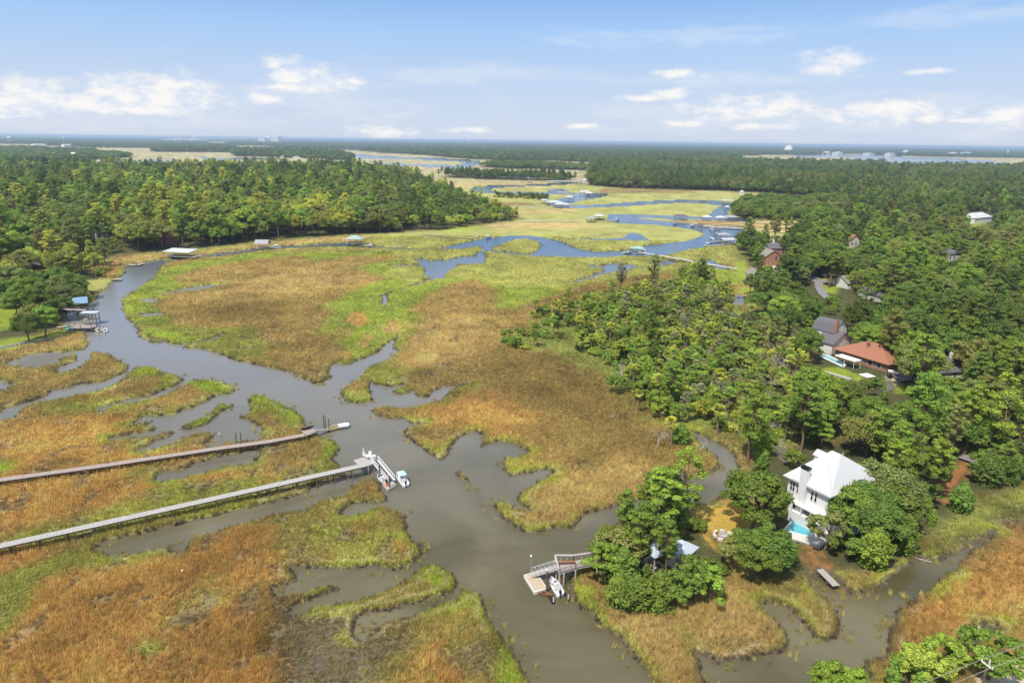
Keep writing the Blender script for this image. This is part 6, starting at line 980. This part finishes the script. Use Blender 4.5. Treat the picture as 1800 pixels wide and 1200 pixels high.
# ---- far bridge and houses
a, b = P(980, 318.5, 5), P(1018, 318.5, 5); d = b-a; t_ = thing('road_bridge', 'low concrete road bridge over the far end of the creek', 'bridge', (a.x, a.y, 0)); MB().bar((-d.x*.5, -d.y*.5, 4.6), (d.x*1.3, d.y*1.3, 4.6), 10, 1.2).build('deck', M['concrete'], t_); m = MB(); [m.bar((-d.x*.5, -d.y*.5-s, 5.6), (d.x*1.3, d.y*1.3-s, 5.6), .4, .9) for s in (-4.8, 4.8)]; m.build('parapet', M['paving'], t_)
for i in range(7): f = -.1+i*.2; MB().box((d.x*f, d.y*f, 1.7), (1.2, 8, 5)).build('pier_column', M['concrete'], t_)
HG = 'small pale houses in the far distance'
for i, (lab, A, B, wl, rm, wh) in enumerate((('pale yellow house with hip roof on the far brown field', (979, 296), (993, 296), 'cream', 'cream', 7), ('white house with grey roof right of the pale yellow one in the far distance', (1001, 296.5), (1011, 297), 'white', 'grey_roof', 7), ('small white house right of the far road bridge', (1025, 322), (1032, 322), 'white', 'white_metal', 5), ('white house with tall gable at the edge of the far right forest', (1081, 327), (1091, 327), 'white', 'white_metal', 7), ('white cottage under trees right of the tall gabled one', (1117, 329), (1122, 329), 'white', 'grey_roof', 4), ('white house by the far lawn below the right forest', (1303, 331), (1318, 331), 'white', 'grey_roof', 7),
  ('white house among dark shrubs left of the far road bridge', (916, 310), (927, 310), 'white', 'white_metal', 6), ('pale house second from left of the far road bridge', (930, 311), (938, 311), 'white', 'blue_metal', 6), ('white shed standing in the far right marsh', (1302, 342), (1307, 342), 'white', 'white_metal', 4), ('white house on the far left shore, leftmost of the row', (74, 273), (79, 273), 'white', 'white_metal', 9), ('pale house in the far left row beside a grey one', (91, 276), (98, 276), 'cream', 'grey_roof', 9), ('cream house at the middle of the far left row', (105, 275), (113, 275), 'cream', 'shingle_tan', 8), ('white tall house at the right of the far left row', (126, 277), (133, 277), 'white', 'cream', 11), ('white house alone right of the far left row', (145, 273), (149, 273), 'white', 'white_metal', 8),
  ('white farmhouse left under the far wood by the pale field', (441, 275), (446, 275), 'white', 'white_metal', 7), ('white farmhouse in the far wood by the pale field', (452, 274), (459, 274), 'white', 'white_metal', 8), ('long white shed at the end of the pale far field', (516, 279), (528, 279), 'white', 'grey_roof', 6), ('grey boathouse at the edge of the pale far field', (494, 278), (499, 278), 'white', 'grey_roof', 6), ('white villa across the wide river on the far right shore', (1453, 271.5), (1460, 271.5), 'cream', 'white_metal', 14), ('white villa second along the far right shore', (1473, 272), (1482, 272), 'cream', 'white_metal', 14), ('pale gabled villa at the middle of the far right shore', (1528, 273), (1537, 273), 'cream', 'shingle_tan', 14), ('pale pyramid roofed villa on the far right shore', (1565, 274), (1573, 274), 'cream', 'shingle_tan', 15), ('white round topped hall on the far right shore', (1593, 270), (1597, 270), 'white', 'white_metal', 22), ('white warehouse by the far right pale field', (1676, 273), (1683, 273), 'white', 'white_metal', 16), ('white hall farthest right by the far pale field', (1700, 272.5), (1708, 272.5), 'white', 'blue_metal', 16))):
    a = P(*A, .5); b = P(*B, .5); house(lab, A, B, (b-a).length*.8, .5, wh, 'hip' if i % 3 else 'gable', wh*.5, wl, rm, [('f', (b-a).length*f, wh*.6, wh*.2, wh*.25) for f in (.3, .7)], None, near=False, group=HG)
for A, B, h, lab in (((60, 257.5), (82, 257.5), 11, 'long white warehouse in the far left forest, left one'), ((113, 258), (127, 258), 11, 'long white warehouse in the far left forest, right one'), ((364, 252.5), (394, 253), 14, 'long pale flat hall beyond the far pale marsh')):
    a = P(*A, 1); b = P(*B, 1); house(lab, A, B, 40, 1, h, 'gable', 4, 'white', 'white_metal', [('f', (b-a).length*f, 4, 6, 3) for f in (.2, .5, .8)], None, name='warehouse', near=False)
# ---- water towers, cable bridge, dome, far towers
def water_tower(label, x, yb, h, r):
    p = P(x, yb, 0); t_ = thing('water_tower', label, 'water tower', (p.x, p.y, 0)); MB().lathe([(r*.25, h*.62), (r*.85, h*.70), (r, h*.80), (r*.8, h*.92), (r*.2, h)], n=20).build('tank', M['gel'], t_)
    for k in range(6): a = k*math.pi/3; MB().cyl((r*.8*math.cos(a), r*.8*math.sin(a), 0), (r*.7*math.cos(a), r*.7*math.sin(a), h*.72), r*.07, n=6).build('leg', M['white'], t_)
    MB().cyl((0, 0, 0), (0, 0, h*.66), r*.16, n=8).build('riser_pipe', M['white'], t_)
water_tower('white water tower above the far forest at the left edge of the photo', 17.5, 252, 54, 14); water_tower('smaller white water tower above the far forest, right of the leftmost one', 113, 249.5, 50, 12); water_tower('white water tower on the far shore near the right edge of the photo', 1770, 274.5, 44, 8); water_tower('tiny white water tower on the horizon right of the middle', 825, 254.5, 70, 22)
p = P(340, 253, 0); t_ = thing('cable_bridge', 'pale cable stayed bridge with tall towers far off at the left horizon', 'bridge', (p.x, p.y, 0)); q = P(312, 252.5, 0)-p; n_ = Vector((q.x, q.y, 0)).normalized()
for i, f in enumerate((0, 1.0)):
    m = MB(); [m.box((q.x*f+s, q.y*f, 40), (6, 6, 84)) for s in (-16, 16)]; m.box((q.x*f, q.y*f, 50), (38, 5, 5)); m.box((q.x*f, q.y*f, 78), (38, 5, 4)); m.build('tower', M['gel'], t_)
MB().bar(Vector((-q.x*.9, -q.y*.9, 38)), Vector((q.x*1.9, q.y*1.9, 38)), 22, 5).build('deck', M['white'], t_); m = MB(); [m.bar((q.x*f, q.y*f, 80), (q.x*(f+g_), q.y*(f+g_), 40), 1.6) for f in (0, 1.0) for g_ in (-.45, -.3, -.15, .15, .3, .45)]; m.build('cable', M['white'], t_)
p = P(1385.5, 266, 0); t_ = thing('domed_hall', 'large white stepped domed hall rising above the far right forest', 'hall', (p.x, p.y, 0)); MB().lathe([(44, 0), (44, 22), (38, 26)], n=12).build('wall', M['white'], t_); MB().lathe([(38, 26.2), (36, 34), (26, 50), (14, 58), (2, 60)], n=20).build('dome', M['cream'], t_); m = MB(); [m.box((30*math.cos(k*.785), 30*math.sin(k*.785), 40), (6, 6, 26)) for k in range(8)]; m.build('buttress', M['white'], t_)
for x, yb, w_, h, lab in ((463, 250.5, 90, 24, 'wide white block on the horizon left of the middle'), (474, 250.5, 60, 32, 'white block on the horizon, second of three'), (486, 250.8, 110, 32, 'tallest white block on the horizon, third of three')):
    p = P(x, yb, 0); s_ = p.length/4200; t_ = thing('office_block', lab, 'building', (p.x, p.y, 0)); MB().box((0, 0, h*s_/2), (w_*s_*.4, 60*s_, h*s_)).build('wall', M['gel'], t_); MB().box((0, 0, h*s_+2), (w_*s_*.3, 40*s_, 6)).build('roof', M['white'], t_)
# ---- utility pole and wires in the lower right corner
zt = 10.2; c = P(1735, 1168.5, zt); e0, e1 = P(1725.5, 1161.5, zt+.1), P(1744.5, 1175.5, zt+.1); t_ = thing('utility_pole', 'brown utility pole with white crossarm in the lower right corner', 'utility pole', (c.x, c.y, 0)); MB().cyl((0, 0, -.2), (0, 0, zt+.8), .17, .12, 10).build('pole', M['bark'], t_); MB().bar(e0-Vector((c.x, c.y, 0)), e1-Vector((c.x, c.y, 0)), .12, .14).build('crossarm', M['white'], t_); mark(c, 'the utility pole')
for e in (e0, e1): v = e-Vector((c.x, c.y, 0)); MB().lathe([(.05, 0), (.09, .08), (.05, .16), (.08, .24), (.03, .3)], (v.x, v.y, v.z+.05), 8).build('insulator', M['white'], t_)
MB().cyl((.25, .1, zt-.1), (.25, .1, zt+.6), .14, n=10).build('fuse_cutout', M['gel'], t_)
def wire(label, pts, r=.025):
    m = MB(); V = []
    for a, b in zip(pts[:-1], pts[1:]):
        for i in range(8): f, g_ = i/8, (i+1)/8; s_ = lambda q: a.lerp(b, q)-Vector((0, 0, 1.6*q*(1-q))); m.cyl(s_(f), s_(g_), r, n=5, caps=False)
    tag(m.build('power_line', M['wire']), label, 'power line')
dl = (P(1648, 1198.5, zt+.2)-P(1793, 1143.5, zt+.2)).normalized()
wire('upper power line over the tree in the lower right corner', [e0+dl*45+Vector((0, 0, .3)), e0+Vector((0, 0, .3)), e0-dl*45+Vector((0, 0, .3))]); wire('lower power line over the sandy ground in the lower right corner', [e1+dl*45+Vector((0, 0, .3)), e1+Vector((0, 0, .3)), e1-dl*45+Vector((0, 0, .3))])
# ---- small things at the water
def egret(label, x, y, z=.45):
    p = P(x, y, z); t_ = thing('egret', label, 'bird', p, random.uniform(0, 6), 'white egrets in the marsh'); b = MB(); b.lathe([(.02, -.3), (.1, -.15), (.13, 0), (.09, .16), (.03, .22)], n=8); b.v = [(z_, y_, x_*.8+.42) for x_, y_, z_ in b.v]; b.cyl((.18, 0, .45), (.26, 0, .62), .035, .03, 6); b.cyl((.26, 0, .62), (.22, 0, .80), .03, .025, 6); b.lathe([(.01, 0), (.04, .03), (.01, .08)], (.23, 0, .78), 6); b.build('body', M['feather'], t_, True); MB().cyl((.25, 0, .82), (.40, 0, .80), .014, .004, 5).build('beak', M['orange'], t_)
    for s in (-.04, .04): MB().cyl((0, s, 0), (0, s, .36), .01, n=4).build('leg', M['black'], t_)
for x, y, lab in ((178, 728, 'white egret at the head of the thin water channel on the left'), (385, 765, 'white egret at the water above the weathered brown pier'), (684, 666, 'white egret in the brown marsh above the shallow bay'), (770, 806, 'white egret on the tip of the pointed grass spit'), (1177, 834, 'white egret where the brown marsh meets the side creek'), (321, 1006, 'white egret in the orange marsh below the long pale grey pier'), (1720, 1107, 'white egret at the dark puddle in the right marsh'), (572, 545, 'white egret in the green marsh among the pools')): egret(lab, x, y)
lg = P(1617, 984, .1); t_ = thing('driftwood_log', 'pale driftwood log at the water right of the bright green cedar', 'log', lg, R(-35)); MB().cyl((-1.6, 0, .1), (1.6, .2, .16), .14, .09, 8).build('trunk', M['deadwood'], t_); m = MB(); m.cyl((.6, .1, .15), (1.3, .7, .35), .05, .02, 5); m.cyl((-.5, .1, .15), (-.1, -.6, .3), .05, .02, 5); m.build('branch', M['deadwood'], t_)
# ------------------------------------------------------------------ planting, once the landmarks stand
for q in HEROES: plant(*q)
same = {}
for i in sorted(single):
    x, y, k, v, sc, ti, where, ws = cand[i]; u = PX(np.float64(x), np.float64(y), np.float64(5.))[0]
    d, nm, lu, ld = min((math.hypot(x-m[0], y-m[1]), m[2], PX(np.float64(m[0]), np.float64(m[1]), np.float64(2.))[0], math.hypot(m[0], m[1])) for m in MARKS)
    rel = ('behind' if math.hypot(x, y) > ld+.5*abs(u-lu)/F*ld else 'in front of' if math.hypot(x, y) < ld-.5*abs(u-lu)/F*ld else 'left of' if u < lu else 'right of')
    far = 'close ' if d < 14 else '' if d < 40 else 'some way ' if d < 90 else 'far '
    nk = {'oak': 'oak', 'small_oak': 'young oak', 'pine': 'pine', 'palm': 'palm', 'cedar': 'cedar', 'shrub': 'shrub', 'dead': 'bare dead tree'}[k]
    lab = f"{size_word(k, sc)} {'' if k == 'dead' else ti+' '}{nk} {far}{rel} {nm}"
    same.setdefault(lab, []).append(i)
for lab, ids in same.items():
    for i in ids:
        x, y, k, v, sc, ti, where, ws = cand[i]; plant(x, y, k, v, sc, ti, lab, f"{OBN[k].replace('_', ' ')}s around {lab.split(' the ', 1)[1] if ' the ' in lab else where}")
rest = [c for i, c in enumerate(cand) if i not in single]
ix = {}; protos = []
for (k, v), me in CRM.items():
    if me is None: continue
    o = bpy.data.objects.new('wood', me.copy()); o.data.materials[0] = M['leaf_far']
    bm = bmesh.new(); bm.from_mesh(o.data); n0 = len(bm.faces); bm.from_mesh(TRM[k, v]); bm.faces.ensure_lookup_table()
    for f in bm.faces[n0:]: f.material_index = 1
    bm.to_mesh(o.data); bm.free(); o.data.materials.append(TRM[k, v].materials[0]); ix[k, v] = len(protos); protos.append(o)
rest = [c for c in rest if c[2] != 'dead']; A = np.array
sca = A([[c[4]*c[7], c[4]*c[7], c[4]] for c in rest])*rng.uniform(.8, 1.2, (len(rest), 3)); tn = A([TINTS[c[5]] for c in rest])*rng.uniform(.88, 1.08, (len(rest), 1))**np.array([[1, 0, -1]])*rng.uniform(.65, 1.3, (len(rest), 1))
scatter('woodland', A([[c[0], c[1], .3] for c in rest]), A([[0, 0, q] for q in rng.uniform(0, 6.28, len(rest))]), sca, tn, A([ix[c[2], c[3]] for c in rest]), protos, 'continuous dark green forest stretching away on both sides to the horizon', 'forest')
print('trees', len(single), used, 'rest', len(rest), 'labels', len(same))
# ------------------------------------------------------------------ summer haze
hb = MB().box((0, 22000, 38), (130000, 130000, 82)).build('haze', mat('haze', (1, 1, 1))); hm = hb.data.materials[0]; t = hm.node_tree; t.nodes.remove(t.nodes['Principled BSDF'])
v = t.nodes.new('ShaderNodeVolumePrincipled'); v.inputs['Color'].default_value = (.62, .77, 1.0, 1); v.inputs['Density'].default_value = 8e-5; v.inputs['Anisotropy'].default_value = .2
t.links.new(v.outputs[0], t.nodes['Material Output'].inputs['Volume']); tag(hb, kind='stuff')
